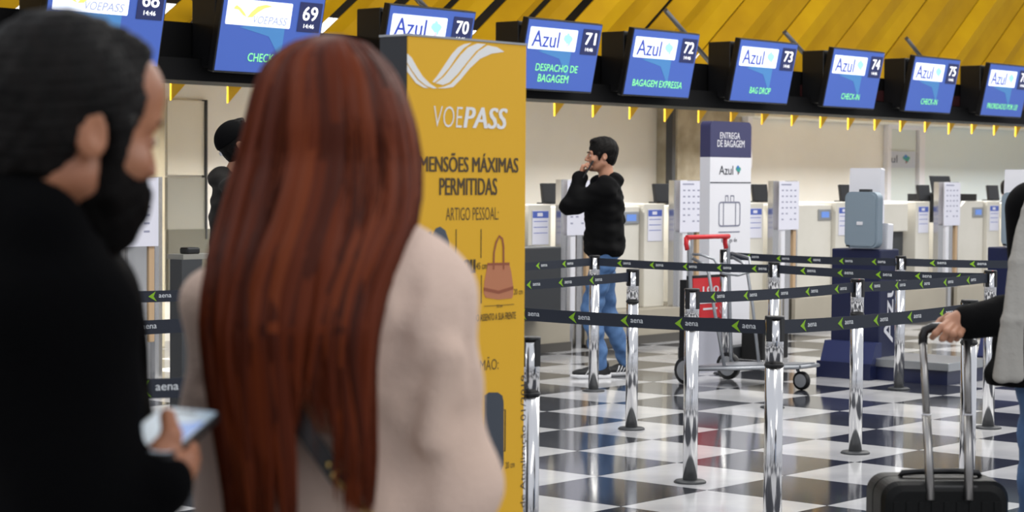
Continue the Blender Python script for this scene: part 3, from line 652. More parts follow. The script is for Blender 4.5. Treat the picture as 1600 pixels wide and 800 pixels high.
# ------------------------------------------------------------------ barrier posts and belts
belt_m = mat('belt_navy', '1b2230', .6, bump=.1, bscale=400); lime = mat('belt_lime', '86b817', .5); belt_w = mat('belt_white', 'dfe3e6', .5)
red_dot = mat('red_dot', 'b3202c', .4)
POST_H = .935
def post_xy(px, D): p = at(px, 280, D); return Vector((p.x, p.y, 0))
posts = {}
def make_post(key, P, label):
    t = thing('barrier_post', label, 'barrier post', (P.x, P.y, 0), YAW, 'chrome queue barrier posts'); posts[key] = t
    if len(posts) == 1:
        MB().lathe([(.078, 0), (.078, .006), (.07, .012), (.04, .014)], n=32).build('base', dark_grey, t)
        MB().lathe([(.0355, .012), (.0355, .745)], n=32).build('lower_tube', chrome, t)
        MB().lathe([(.0375, .742), (.0385, .745), (.0385, .75), (.0375, .753)], n=32).build('ring', black_plastic, t)
        MB().lathe([(.0355, .75), (.0355, .928)], n=32).build('upper_tube', chrome, t)
        MB().lathe([(.037, .926), (.038, .929), (.038, .935), (.035, .938), (.0, .938)], n=32, cap=False).build('cap', black_plastic, t)
        for a in range(4):
            MB(Matrix.Rotation(a*PI/2, 4, 'Z')).box(-.012, .012, -.0385, -.03, .84, .927).build('slot', black_plastic, t)
    else:
        for ch in list(posts[list(posts)[0]].children):
            if ch.name.startswith('belt'): continue
            copy_obj(ch, t)
    return t
A = post_xy(930, 14.07); J = A+n2*1.47; G = post_xy(1550, 12.1); Bp = post_xy(990, 11.93); Cp = post_xy(1083, 9.84); Ep = post_xy(1342, 10.94)
Dp = post_xy(1213, 7.89); Hp = post_xy(1518, 9.06); Ip = post_xy(829, 6.77); Fp = post_xy(1409, 14.35); Kp = post_xy(1134, 15.4)
DL = Dp-n2*1.95; Xl = post_xy(352, 8.15)
PL = [('A', A, 'chrome barrier post in front of the man on the phone\'s legs'), ('J', J, 'distant chrome barrier post right of the trolley, behind the nearest tall post'), ('G', G, 'chrome barrier post with red dot beside the right-hand person\'s sleeve'),
      ('B', Bp, 'chrome barrier post just right of the man on the phone'), ('C', Cp, 'chrome barrier post in front of the red advert board'), ('E', Ep, 'chrome barrier post in front of the navy lettered kiosk\'s left side'),
      ('D', Dp, 'nearest tall chrome barrier post where two long belts meet'), ('H', Hp, 'chrome barrier post right behind the black suitcase handle'), ('I', Ip, 'chrome barrier post touching the right edge of the yellow board'),
      ('F', Fp, 'farthest right chrome barrier post beside the white kiosk lettering'), ('K', Kp, 'chrome barrier post behind the luggage trolley')]
for k_, P_, l_ in PL: make_post(k_, P_, l_)
hid = [('M', DL, 'chrome barrier post hidden behind the yellow board')]
for k_, P_, l_ in hid: make_post(k_, P_, l_)
for k_ in ('G', 'E'):
    MB().lathe([(.004, 0), (.004, .004)], n=8).build('indicator', red_dot, posts[k_]).location = (-.03, -.03, .934)
def belt(P0, P1, owner=None, first=.12, zc=.893, step=.275, extra=''):
    """belt read from left (P0) to right (P1)"""
    v = (P1-P0); L = v.length; ang = math.atan2(v.y, v.x)
    if owner is None:
        t = thing('queue_belt', extra, 'belt', (P0.x, P0.y, 0), ang)
        b = MB(); par = t
    o = None; n = 14; hh = .027
    sag = lambda u: -.012*L/2*4*u*(1-u)
    b = MB(); vs = []
    for k in range(n+1):
        u = k/n; x = .034+(L-.068)*u; z = zc+sag(u); vs += [(x, -.001, z-hh), (x, -.001, z+hh), (x, .001, z-hh), (x, .001, z+hh)]
    fs = []
    for k in range(n): q = 4*k; fs += [(q, q+4, q+5, q+1), (q+2, q+3, q+7, q+6), (q+1, q+5, q+7, q+3), (q, q+2, q+6, q+4)]
    fs += [(0, 1, 3, 2), (4*n, 4*n+2, 4*n+3, 4*n+1)]
    b.add(vs, fs); bo = b.build('belt', belt_m, owner or t)
    if owner is not None:
        bo.rotation_euler = (0, 0, ang-YAW); q = Matrix.Rotation(-YAW, 4, 'Z')@(P0-Vector(owner.location)); bo.location = q
    x = first; la = MB(); lw = MB()
    while x < L-.15:
        z = zc+sag(x/L); la = MB(); lw = MB(); la.plate([(x, z+.0), (x+.036, z+.0235), (x+.026, z), (x+.042, z-.0235)], -.0022, -.001)
        text(lw, 'aena', x+.052, x+.115, z-.006, z+.009, -.0022, .02); la.build('arrow_print', lime, bo); lw.build('lettering', belt_w, bo); x += step
def own(k, P0, P1, **kw): belt(P0, P1, posts[k], **kw)
own('D', DL, Dp, first=.1); own('D', Dp, Hp, first=.18)
own('C', Cp, Ep, first=.15); own('E', Ep, G, first=.12)
own('A', A, J, first=.2); own('J', J, G, first=.2)
own('K', Kp, Fp, first=.2); own('F', Fp, Vector((3.98, 14.2, 0)), first=.2)
own('A', A-d2*3.2, A, first=.1); own('B', Bp-d2*3.0, Bp, first=.12)
own('C', Cp-n2*1.5-d2*.0, Cp, first=2, zc=.893) if False else None
for lab_, P0, P1, z_, f_ in (('chrome barrier post hidden behind the red-haired woman\'s left arm, farthest of three', at(120, 461, 9.4), at(352, 461, 9.8), at(260, 461, 9.65).z, .35),
                             ('chrome barrier post whose edge shows beside the red-haired woman\'s left hip', at(150, 508, 7.6), at(351, 508, 8.0), at(260, 509, 7.8).z, .15),
                             ('chrome barrier post hidden behind the red-haired woman, nearest of three', at(170, 610, 5.45), at(372, 600, 5.6), at(260, 605, 5.52).z, .075)):
    P0 = Vector((P0.x, P0.y, 0)); P1 = Vector((P1.x, P1.y, 0)); tq = make_post(lab_, P1, lab_); belt(P0, P1, tq, first=f_, zc=z_, step=.36)

#PEOPLE

# ------------------------------------------------------------------ people
skin = mat('skin', 'a8775c', .5, col2='b5846a', nscale=14); skin_d = mat('skin_tan', '9a6448', .45, col2='a8704f', nscale=14)
hair_black = mat('hair_black', '070605', .6, spec=.15, col2='100c0a', nscale=60, stretch=(1, 1, .3), bump=.4, bscale=140)
black_cloth = mat('black_cloth', '050506', .9, spec=.15, bump=.15, bscale=40); black_wool = mat('black_wool', '020203', .95, spec=.08, bump=.2, bscale=80)
jeans_m = mat('jeans', '3c5c88', .8, col2='4f729f', nscale=12, bump=.2, bscale=80); dark_jeans = mat('dark_jeans', '1b2736', .8, bump=.2, bscale=60)
eye_w = mat('eye_white', 'd8d4cf', .3); eye_d = mat('eye_dark', '1a100a', .2); sole_m = mat('shoe_sole', 'd9d9dc', .5); shoe_m = mat('shoe_upper', '0e0f12', .6)
grey_knit = mat('grey_knit', '77756f', .9, bump=.3, bscale=60)

def frame(loc, rz, rx=0, ry=0, sc=1):
    return Matrix.Translation(loc)@Euler((rx, ry, rz), 'XYZ').to_matrix().to_4x4()@Matrix.Scale(sc, 4)
def frame_zx(loc, rz, pitch=0, sc=1):
    return Matrix.Translation(loc)@Matrix.Rotation(rz, 4, 'Z')@Matrix.Rotation(pitch, 4, 'X')@Matrix.Scale(sc, 4)
def head_shape(S, nose=1.0, brow=0):
    if brow: S.ell((0, -.048, .052), (.062, .062, .062), k=.02)
    S.ell((0, .018, .035), (.074, .096, .088), k=.02); S.ell((0, -.022, -.03), (.062, .074, .082), k=.03)
    S.ell((0, -.048, -.082), (.040, .038, .030), k=.03); S.ell((0, -.084, -.098), (.018, .014, .014), k=.02)
    S.cap((-.05, .0, -.06), (-.028, -.06, -.095), .018, .014, .025).cap((.05, .0, -.06), (.028, -.06, -.095), .018, .014, .025)
    S.cap((-.034, -.082, .024), (.034, -.082, .024), .013, k=.015)
    for q in (-1, 1):
        S.ell((q*.032, -.102, .002), (.017, .014, .013), k=.012, mode='s'); S.ell((q*.032, -.081, .001), (.013, .012, .012), k=.004)
        S.ell((q*.045, -.068, -.03), (.018, .02, .018), k=.02)
        S.ell((q*.013, -.103, -.034), (.009, .011, .008), k=.006)
        S.ell((q*.078, .014, -.008), (.007, .02, .031), rot=(-.2, 0, q*.35), k=.008); S.ell((q*.087, .008, -.004), (.005, .010, .017), rot=(-.2, 0, q*.35), k=.006, mode='s')
    S.cap((0, -.093, .012), (0, -.093-.024*nose, -.026), .008, .0085+.002*nose, .012)
    S.ell((0, -.098, -.060), (.024, .009, .006), k=.006); S.ell((0, -.096, -.072), (.021, .009, .0065), k=.006); S.cap((-.022, -.104, -.066), (.022, -.104, -.066), .0018, k=.004, mode='s')
def head_part(M, h=.004, neck_to=None, neck_r=.055, nose=1.0, brow=0):
    c = M.translation; S = SDF(c-Vector((.17, .17, .27)), c+Vector((.17, .17, .17)), h); S.M = M
    head_shape(S, nose, brow)
    if neck_to is not None:
        Mi = M.inverted(); S.cap((0, .025, -.06), Mi@Vector(neck_to), neck_r*.95, neck_r*1.05, .02)
    return S.mesh()
def short_hair(M, name, m, root, h=.004, inflate=.012, fringe=.0, up=0):
    c = M.translation; S = SDF(c-Vector((.17, .17, .2)), c+Vector((.17, .17, .17)), h); S.M = M
    S.ell((0, .020, .038), (.074+inflate, .098+inflate, .088+inflate*1.2), k=.01)
    S.ell((0, -.045, .108), (.05, .035, .016), k=.03)
    S.ell((0, .05, -.02), (.066, .062, .07), k=.02)
    if fringe: S.ell((0, -.075, .095), (.045, .025, .02+fringe), k=.02)
    S.cap((-.075, -.03, .01), (-.072, -.03, -.03), .012, .008, k=.01); S.cap((.075, -.03, .01), (.072, -.03, -.03), .012, .008, k=.01)
    # carve the face free
    S.ell((0, -.16, -.03+up), (.11, .10+up*.3, .105), k=.008, mode='s'); S.ell((0, -.09, -.13), (.12, .10, .07), k=.01, mode='s')
    for q in (-1, 1): S.ell((q*.082, .005, -.022), (.022, .024, .036), k=.006, mode='s')
    S.ell((0, .05, -.15+up*.2), (.12, .12, .07), k=.01, mode='s')
    S.folds(.0012, (60, 60, 120), 3)
    return np_mesh(name, [S.mesh()], m, root)
def eyes(M, root):
    for q in (-1, 1):
        b = MB(M@Matrix.Translation((q*.032, -.083, .001))); b.lathe([(.0001, -.0115), (.008, -.008), (.0115, 0), (.008, .008), (.0001, .0115)], n=12); o = b.build('eye', eye_w, root)
        b = MB(M@Matrix.Translation((q*.032, -.0945, .001))@Matrix.Rotation(PI/2, 4, 'X')); b.lathe([(.0055, -.001), (.005, .0012)], n=10); b.build('iris', eye_d, o)
        b = MB(M); b.tube([(q*.016, -.1, .022), (q*.032, -.1, .028), (q*.05, -.088, .024)], [.002, .004, .002], 6); b.build('eyebrow', hair_black, root)
def hand_part(P, Q, curl=(.4, .5, .4), h=.0035, sc=1, thumb=.5, spread=.06, fore=None):
    """P wrist, Q 3x3: x towards the thumb, y along the fingers, z out of the palm"""
    M = Matrix.Translation(P)@Q.to_4x4()@Matrix.Scale(sc, 4)
    S = SDF(Vector(P)-Vector((.2,)*3), Vector(P)+Vector((.2,)*3), h); S.M = M
    S.cap((0, -.03, 0), (0, .01, 0), .024, .025, .01)
    for x, x2 in ((.014, .026), (.004, .009), (-.006, -.008), (-.015, -.024)): S.cap((x, .012, 0), (x2, .082, 0), .0155, .0125, .012)
    for i, (x, L) in enumerate(((.027, .072), (.009, .08), (-.009, .074), (-.026, .058))):
        a = 0; p = Vector((x, .082 - abs(i-1)*.004, 0)); r = .0098
        for j, f in enumerate((.45, .3, .25)):
            a += curl[j]*(1+.08*i); q = p+Vector((-(i-1.5)*-.0+spread*(1.5-i)*L*f*math.cos(a), L*f*math.cos(a), L*f*math.sin(a))); S.cap(p, q, r, r*.92, .004); p = q; r *= .92
    b0 = Vector((.022, .02, .006)); b1 = Vector((.045, .05, .018)); b2 = b1+Vector((.010, .026, .012+thumb*.012)); b3 = b2+Vector((-.004, .02, .008+thumb*.012))
    S.chain([b0, b1, b2, b3], [.015, .0125, .0105, .009], .006)
    return S.mesh()
def shoe(P, rz, root, up_m=shoe_m, sm=sole_m, pitch=0, length=.28, stripes=False):
    M = Matrix.Translation(P)@Matrix.Rotation(rz, 4, 'Z')@Matrix.Rotation(pitch, 4, 'X')
    S = SDF(Vector(P)-Vector((.26, .26, .06)), Vector(P)+Vector((.26, .26, .2)), .006); S.M = M
    S.ell((0, .03, .05), (.038, .075, .04), k=.03); S.ell((0, -.10, .042), (.043, .085, .030), k=.03); S.cap((0, .045, .06), (0, .05, .10), .038, .04, .02); S.ell((0, -.03, .06), (.034, .07, .032), k=.02)
    S.cut((0, 0, .022), (0, 0, -1)); o = np_mesh('shoe', [S.mesh()], up_m, root)
    b = MB(M); out = []
    for k in range(28):
        a = 2*PI*k/28; y = -.045+.152*math.cos(a)*-1; x = (.046 if y < -.03 else .040)*math.sin(a); out.append((x, y))
    n = len(out); b.add([(x, y, .002+(.008 if y < -.15 else 0)) for x, y in out]+[(x*1.02, y*1.0, .03) for x, y in out], [[*range(n)], [n+k for k in range(n)][::-1]]+[(k, n+k, n+(k+1) % n, (k+1) % n) for k in range(n)], True); b.build('sole', sm, o)
    if stripes:
        for y in (-.08, -.055, -.03):
            for q in (-1, 1): MB(M).tube([(q*.047, y-.01, .032), (q*.040, y+.008, .055), (q*.028, y+.022, .078)], .006, 5, flat=.5).build('stripe', sm, o)
    return o
BASEJ = dict(head=(0, -.03, 1.635), neck=(0, .02, 1.44), chest=(0, .0, 1.27), waist=(0, 0, 1.06), hip=(0, 0, .94),
             sL=(.175, .01, 1.40), eL=(.215, .05, 1.12), wL=(.21, -.05, .88), sR=(-.175, .01, 1.40), eR=(-.215, .05, 1.12), wR=(-.21, -.05, .88),
             hL=(.09, 0, .90), kL=(.10, -.03, .50), aL=(.10, .03, .09), hR=(-.09, 0, .90), kR=(-.10, -.03, .50), aR=(-.10, .03, .09))
def figure(label, loc, rz, J={}, head_yaw=0, head_pitch=0, top_m=None, leg_m=None, skin_m=None, top_f=1.0, hood=True, fold=.006, hL=None, hR=None, feet=True, hair=True, group=None, h=.009, stripes=False, shoe_rz=(0, 0), name='person', cuff=.036):
    j = dict(BASEJ); j.update(J); j = {k: Vector(v) for k, v in j.items()}
    t = thing(name, label, 'person', loc, rz, group)
    lo = Vector([min(v[i] for v in j.values()) for i in range(3)])-Vector((.22, .22, .05)); hi = Vector([max(v[i] for v in j.values()) for i in range(3)])+Vector((.22, .22, .05))
    Mh = frame_zx(j['head'], head_yaw, head_pitch)
    parts = [head_part(Mh, .0045, j['neck'])]
    S = SDF(lo, hi, h*1.2)
    S.cap(j['neck'], j['chest'], .055, .10, .05).ell(j['chest'], (.15, .10, .16), k=.04).ell(j['waist'], (.13, .095, .14), k=.05).ell(j['hip'], (.15, .10, .12), k=.05)
    for q in 'LR':
        S.chain([j['s'+q], j['e'+q], j['w'+q]], [.052, .04, .027], .02); S.chain([j['h'+q], j['k'+q], j['a'+q]], [.08, .055, .038], .03); S.cap(j['neck'], j['s'+q], .05, .055, .03)
    parts.append(S.mesh())
    for q, hs in (('L', hL), ('R', hR)):
        if hs is None:
            dr = (j['w'+q]-j['e'+q]).normalized(); y = dr; z = Vector((-1 if q == 'L' else 1, 0, 0)); x = y.cross(z).normalized(); z = x.cross(y); Q = Matrix((x, y, z)).transposed(); parts.append(hand_part(j['w'+q]+dr*.03, Q, h=.0045))
        else: parts.append(hs(j['w'+q]))
    np_mesh('body', parts, skin_m or skin, t)
    if hair: short_hair(Mh, 'hair', hair_black, t, .0045)
    eyes(Mh, t)
    S = SDF(lo, hi, h); f = top_f
    S.ell(j['chest'], (.185*f, .135*f, .19), k=.05).ell(j['waist'], (.175*f, .13*f, .19), k=.06).ell(j['hip']+Vector((0, 0, .01)), (.18*f, .13*f, .10), k=.05)
    for q in 'LR': S.chain([j['s'+q], j['e'+q], j['w'+q]], [.074*f, .062*f, cuff+.014], .035); S.cap(j['neck']+Vector((0, .01, -.02)), j['s'+q], .062, .072*f, .04); S.cap(j['w'+q]-(j['w'+q]-j['e'+q]).normalized()*.05, j['w'+q], cuff+.008, cuff, .01)
    S.cap(j['neck'], j['chest'], .066, .12, .04)
    if hood: S.ell(j['neck']+Vector((0, .075, .01)), (.095, .06, .06), k=.03).ell(j['neck']+Vector((0, .02, .01)), (.075, .072, .04), k=.03)
    S.cap(j['neck']+Vector((0, -.01, .02)), j['neck']+Vector((0, -.06, .16)), .056, .07, k=.01, mode='s')
    S.folds(fold, (16, 16, 22), 5); S.cut((0, 0, j['hip'].z-.075), (0, 0, -1)); np_mesh('jacket', [S.mesh()], top_m or black_cloth, t)
    S = SDF(lo, hi, h); S.ell(j['hip'], (.160, .115, .11), k=.04)
    for q in 'LR': S.chain([j['h'+q], j['k'+q], j['a'+q]+Vector((0, 0, .02))], [.098, .076, .062], .02)
    S.folds(.005, (14, 14, 30), 8); S.cut((0, 0, j['hip'].z+.06), (0, 0, 1)); np_mesh('trousers', [S.mesh()], leg_m or dark_jeans, t)
    if feet:
        for q, sz in (('L', shoe_rz[0]), ('R', shoe_rz[1])): P = j['a'+q].copy(); P.z = max(P.z-.09, 0); shoe(P+Vector((0, -.02, 0)), sz, t, stripes=stripes)
    return t, Mh, j

# man on the phone: faces left in the photo, forearm raised, phone before his mouth
def phone_hand(P):
    y = Vector((0, .25, .97)).normalized(); z = Vector((.25, .95, -.2)); z = (z-y*z.dot(y)).normalized(); x = y.cross(z); return hand_part(P, Matrix((x, y, z)).transposed(), curl=(.7, .9, .5), h=.004, thumb=.8)
pm = at(941, 590, 15.1)
pj = dict(head=(0, -.02, 1.635), eL=(.13, -.27, 1.26), wL=(.05, -.185, 1.475), sL=(.175, -.01, 1.39), eR=(-.25, .13, 1.16), wR=(-.13, .06, 1.03), kL=(.09, -.08, .50), aL=(.10, .02, .09), hL=(.08, 0, .9), hR=(-.08, 0, .9), kR=(-.12, .05, .5), aR=(-.12, -.0, .09))
pj['kL'] = (.10, -.10, .5); pj['aL'] = (.12, -.04, .09)
pj['kR'] = (-.10, .04, .5); pj['aR'] = (-.09, .20, .09)
# his right side is away from the camera when he faces left; the raised arm is the left one, nearer the counters
pj2 = {}
for k_, v in pj.items():
    pj2[k_] = v
t, Mh, jj = figure('man in black hooded jacket and blue jeans talking into a phone', (pm.x, pm.y, 0), -PI/2+.12, pj2, head_pitch=.05, head_yaw=0, leg_m=jeans_m, hL=phone_hand, top_f=1.14, stripes=True, shoe_rz=(.0, .35))
ph = thing('phone', 'dark phone held before the mouth of the man by the counters', 'phone', Matrix.Translation((pm.x, pm.y, 0))@Matrix.Rotation(-PI/2+.12, 4, 'Z')@Vector((.075, -.135, 1.53)), -PI/2+.12)
MB(Matrix.Rotation(-.55, 4, 'X')).box(-.035, .035, -.005, .005, -.075, .075, .003).build('case', black_plastic, ph)
MB(Matrix.Rotation(-.55, 4, 'X')).box(-.031, .031, .005, .006, -.068, .068).build('display', mat('dark_glass', '14161c', .15), ph)

# man with the cap, looking up
cm = at(368, 400, 10.9)
t, Mh, jj = figure('man in black cap and dark hooded jacket looking up at the screens', (cm.x, cm.y, 0), PI/2+.25, {}, head_pitch=-.55, top_m=mat('dark_brown_cloth', '17130f', .9, bump=.2, bscale=60), hair=False)
c = Mh.translation; S = SDF(c-Vector((.2, .25, .2)), c+Vector((.2, .25, .2)), .005); S.M = Mh
S.ell((0, .02, .045), (.088, .108, .098), k=.01); S.cut((0, 0, .045), (0, -.12, -1)); S.ell((0, -.13, .052), (.07, .075, .01), rot=(.18, 0, 0), k=.008)
S.ell((0, .06, .0), (.083, .075, .06), k=.01) if False else None
np_mesh('cap', [S.mesh()], mat('cap_black', '050506', .85, spec=.1), t); short_hair(Mh, 'hair', hair_black, t, .006, .004)
MB(Mh).box(-.012, .012, .118, .128, .0, .02).build('cap_label', white_paint, t)
# attendants behind the counters
seat = dict(head=(0, -.03, 1.36), neck=(0, .02, 1.17), chest=(0, 0, 1.0), waist=(0, .02, .8), hip=(0, .03, .66), sL=(.175, .01, 1.13), eL=(.21, 0, .86), wL=(.16, -.22, .86), sR=(-.175, .01, 1.13), eR=(-.21, 0, .86), wR=(-.16, -.22, .86),
            hL=(.09, 0, .62), kL=(.10, -.4, .62), aL=(.10, -.38, .16), hR=(-.09, 0, .62), kR=(-.10, -.4, .62), aR=(-.10, -.38, .16))
for px_, N_, l_ in ((1467, -1.25, 'attendant with dark hair sitting behind the monitor left of the open laptop'), (1573, -1.15, 'attendant in black sitting behind the counter right of the open laptop')):
    ss = s_at(px_, N_); figure(l_, R(ss, N_, 0), YAW+.3, seat, head_pitch=.25, h=.013, feet=True, hood=False)
    st = thing('stool', 'stool under the '+l_.split(' sitting')[0]+(' left' if px_ < 1500 else ' right')+' of the open laptop', 'stool', R(ss, N_+.0, 0)+n2*-.02, YAW)
    MB().lathe([(.18, 0), (.18, .02), (.03, .04), (.03, .48), (.17, .5), (.17, .53)], n=20).build('seat', dark_grey, st)

# ------------------------------------------------------------------ right-hand person holding the suitcase
RD = 6.25
t = thing('person', 'person in open black jacket over grey, holding the black suitcase handle', 'person', (at(1690, 400, RD).x, RD, 0), 0)
T = Vector((at(1690, 400, RD).x, RD, 0))
def L(px, py, D): return at(px, py, D)-T
parts = []
Mh = frame_zx(Vector((0, -.02, 1.62)), -PI/2-.3); parts.append(head_part(Mh, .005, (0, .02, 1.43)))
S = SDF((-.35, -.3, -.02), (.35, .35, 1.5), .012)
S.ell((0, 0, 1.25), (.16, .11, .2), k=.05).ell((0, 0, .98), (.15, .11, .16), k=.05).cap((0, .02, 1.43), (0, 0, 1.3), .055, .1, .04)
for q in (-1, 1): S.chain([(q*.09, 0, .9), (q*.10, -.02, .5), (q*.1, .03, .08)], [.08, .055, .038], .03)
S.chain([(.17, 0, 1.38), (.22, .05, 1.1), (.2, -.05, .86)], [.05, .04, .027], .02)
el = L(1618, 486, 6.28); wr = L(1512, 503, 6.10)
S.chain([(-.15, 0, 1.38), el, wr], [.05, .042, .028], .02); parts.append(S.mesh())
H = SDF(wr-Vector((.2, .12, .12)), wr+Vector((.12, .12, .12)), .0028)
H.chain([L(1516, 501, 6.10), L(1500, 501, 6.09), L(1484, 503, 6.09)], [.027, .030, .022], .015); H.cap(L(1502, 512, 6.08), L(1488, 508, 6.08), .021, .02, .012)
for ch, r0 in (([(1484, 502, 6.08), (1472, 511, 6.05), (1462, 521, 6.05), (1457, 527, 6.08)], .0115), ([(1490, 507, 6.07), (1480, 518, 6.03), (1474, 528, 6.04), (1471, 530, 6.08)], .0115), ([(1498, 510, 6.07), (1490, 522, 6.03), (1485, 530, 6.05), (1482, 530, 6.09)], .011), ([(1506, 512, 6.07), (1500, 523, 6.04), (1495, 529, 6.06), (1492, 529, 6.09)], .0098), ([(1496, 494, 6.11), (1482, 494, 6.14), (1470, 501, 6.15), (1463, 508, 6.14)], .0115)):
    H.chain([L(*p) for p in ch], [r0, r0*.95, r0*.88, r0*.78], .005)
parts.append(H.mesh()); parts.append(hand_part(Vector((.2, -.06, .83)), Matrix(((0, 0, -1), (1, 0, 0), (0, -1, 0))), h=.005))
np_mesh('body', parts, skin, t); short_hair(Mh, 'hair', hair_black, t, .006); eyes(Mh, t)
S = SDF((-.35, -.3, .75), (.35, .35, 1.5), .008); S.ell((0, .01, 1.2), (.165, .115, .23), k=.05).ell((-.03, .01, .97), (.17, .12, .15), k=.06); S.folds(.006, (14, 14, 8), 2); S.cut((0, 0, .875), (0, 0, -1)); np_mesh('sweater', [S.mesh()], grey_knit, t)
S = SDF((-.42, -.35, .7), (.42, .38, 1.56), .0075)
S.ell((0.02, .01, 1.22), (.205, .155, .26), k=.05).ell((-.04, .01, .98), (.225, .16, .2), k=.06).ell((-.05, .01, .86), (.235, .155, .1), k=.04); S.cap((0, .02, 1.40), (0, .0, 1.3), .08, .12, .04)
S.chain([(.17, 0, 1.38), (.23, .05, 1.1), (.21, -.04, .88)], [.08, .065, .05], .03)
S.folds(.005, (14, 14, 20), 4); S.cut((0, 0, .84), (0, 0, -1))
pass
S.chain([(-.15, 0, 1.38), el, (el+wr)/2, wr-(wr-el).normalized()*-.002], [.085, .075, .06, .052], .02)
np_mesh('jacket', [S.mesh()], black_cloth, t)
S = SDF((-.42, -.4, .8), (.1, .1, 1.5), .006)
for q in range(5):
    f = q/4
    S.chain([L(1625+8*f, 262, 6.12), L(1606+10*f, 330, 6.03), L(1585+14*f, 410, 5.99), L(1572+20*f, 500, 5.97), L(1562+30*f, 588, 5.99)], [.022, .02, .019, .018, .017], .012)
S.cap(L(1625, 262, 6.12), L(1680, 225, 6.2), .03, .03, .02); S.folds(.003, (26, 10, 5), 33); np_mesh('scarf', [S.mesh()], mat('grey_scarf', 'a5a29b', .9, bump=.3, bscale=60), t)['label'] = 'pale grey cloth hanging down the jacket front'
S = SDF((-.3, -.25, 0), (.3, .25, 1.05), .012); S.ell((0, 0, .93), (.16, .12, .1), k=.04)
for q in (-1, 1): S.chain([(q*.09, 0, .9), (q*.105, -.02, .5), (q*.105, .03, .1)], [.1, .078, .066], .02)
S.folds(.004, (14, 14, 30), 9); np_mesh('trousers', [S.mesh()], jeans_m, t)
for q in (-1, 1): shoe(Vector((q*.105, .01, 0)), -.2, t)

# ------------------------------------------------------------------ black suitcase with pulled-out handle
case_m = mat('case_black', '040505', .45, spec=.2, bump=.15, bscale=300)
Pc = at(1463, 780, 6.1); sc_ = thing('suitcase', 'black hard-shell carry-on suitcase with silver telescopic handle', 'suitcase', (Pc.x, Pc.y, 0), .06)
zt3 = at(1463, 751, 6.0).z
b = MB(); ys = [(-.11, .012), (-.095, .0), (.095, .0), (.11, .012)]
def shell(x0, x1, z0, z1, r, ys):
    rings = []; 
    for y, ins in ys: rings.append([(x, y, z) for x, z in rrect(x0+ins, x1-ins, z0+ins, z1-ins, r-ins*.5, 8)])
    n = len(rings[0]); vs = [p for g in rings for p in g]; fs = [[*range(n)], [(len(rings)-1)*n+k for k in range(n)][::-1]]
    for a in range(len(rings)-1):
        for k in range(n): fs.append((a*n+k, (a+1)*n+k, (a+1)*n+(k+1) % n, a*n+(k+1) % n))
    return vs, fs
for y0, y1 in ((-.115, -.004), (.004, .115)):
    b = MB(); s0, s1 = (y0, y1) if y0 < 0 else (y1, y0)
    prof = [(s0, .03), (s0+(.008 if y0 < 0 else -.008), .012), (s0+(.025 if y0 < 0 else -.025), .002), (s1, 0)]
    if y0 > 0: prof = prof[::-1]
    vs, fs = shell(-.193, .193, .055, zt3, .055, prof); b.add(vs, fs, False)
    o = b.build('shell', case_m, sc_)
    rb = MB()
    for k in range(9):
        x = -.15+.0375*k
        yy = y0-.003 if y0 < 0 else y1-.001
        rb.box(x-.009, x+.009, yy, yy+.004, .12, zt3-.06, .0015)
    rb.build('rib', case_m, o)
vs, fs = shell(-.19, .19, .058, zt3-.003, .052, [(-.006, 0), (.006, 0)]); MB().add(vs, fs).build('zip', black_matte, sc_)
MB().box(-.062, .095, -.112, -.098, zt3-.06, zt3-.012, .006).build('handle_recess', black_plastic, sc_)
MB().tube([(-.115, -.02, zt3+.0), (-.11, -.02, zt3+.012), (-.05, -.02, zt3+.016), (.06, -.02, zt3+.016), (.12, -.02, zt3+.012), (.125, -.02, zt3)], .009, 8, flat=.6).build('carry_handle', black_plastic, sc_)
tb_m = mat('handle_tube', (.36, .35, .34), .35, 1)
iM = Matrix.Rotation(-.06, 4, 'Z')
def Lc(px, py, D): return iM@(at(px, py, D)-Vector((Pc.x, Pc.y, 0)))
for xa, xb, sd in ((1442, 1452, -1), (1511, 1512, 1)):
    a, b_ = Lc(xa, 530, 6.1), Lc(xb+2, 782, 5.98); m_ = a.lerp(b_, .47)
    MB().tube([a, m_], .0115, 12).build('upper_tube', tb_m, sc_); o = MB().tube([m_, b_], .0135, 12).build('lower_tube', tb_m, sc_)
    MB().tube([m_-Vector((0, 0, .002)), m_+Vector((0, 0, .002))], .0142, 12).build('joint_ring', white_paint, o)
g0, g1 = Lc(1442, 538, 6.1), Lc(1512, 538, 6.1)
MB().tube([g0, Lc(1442, 525, 6.1), Lc(1446, 516, 6.1), Lc(1456, 512, 6.1), Lc(1497, 511, 6.1), Lc(1507, 515, 6.1), Lc(1512, 524, 6.1), g1], [.014, .014, .0145, .015, .015, .0145, .014, .014], 12).build('grip', black_plastic, sc_)
MB().tube([Lc(1448, 509.5, 6.098), Lc(1458, 505.8, 6.098), Lc(1490, 505.5, 6.098)], .004, 6).build('grip_inlay', alu, sc_)
for q in (-1, 1):
    for y in (-.08, .08): b = MB(Matrix.Translation((q*.16, y, .028))@Matrix.Rotation(PI/2, 4, 'Y')); b.lathe([(.02, -.01), (.028, -.007), (.028, .007), (.02, .01)], n=16); b.build('wheel', black_plastic, sc_); MB().box(q*.16-.012, q*.16+.012, y-.012, y+.012, .03, .07).build('wheel_fork', black_plastic, sc_)

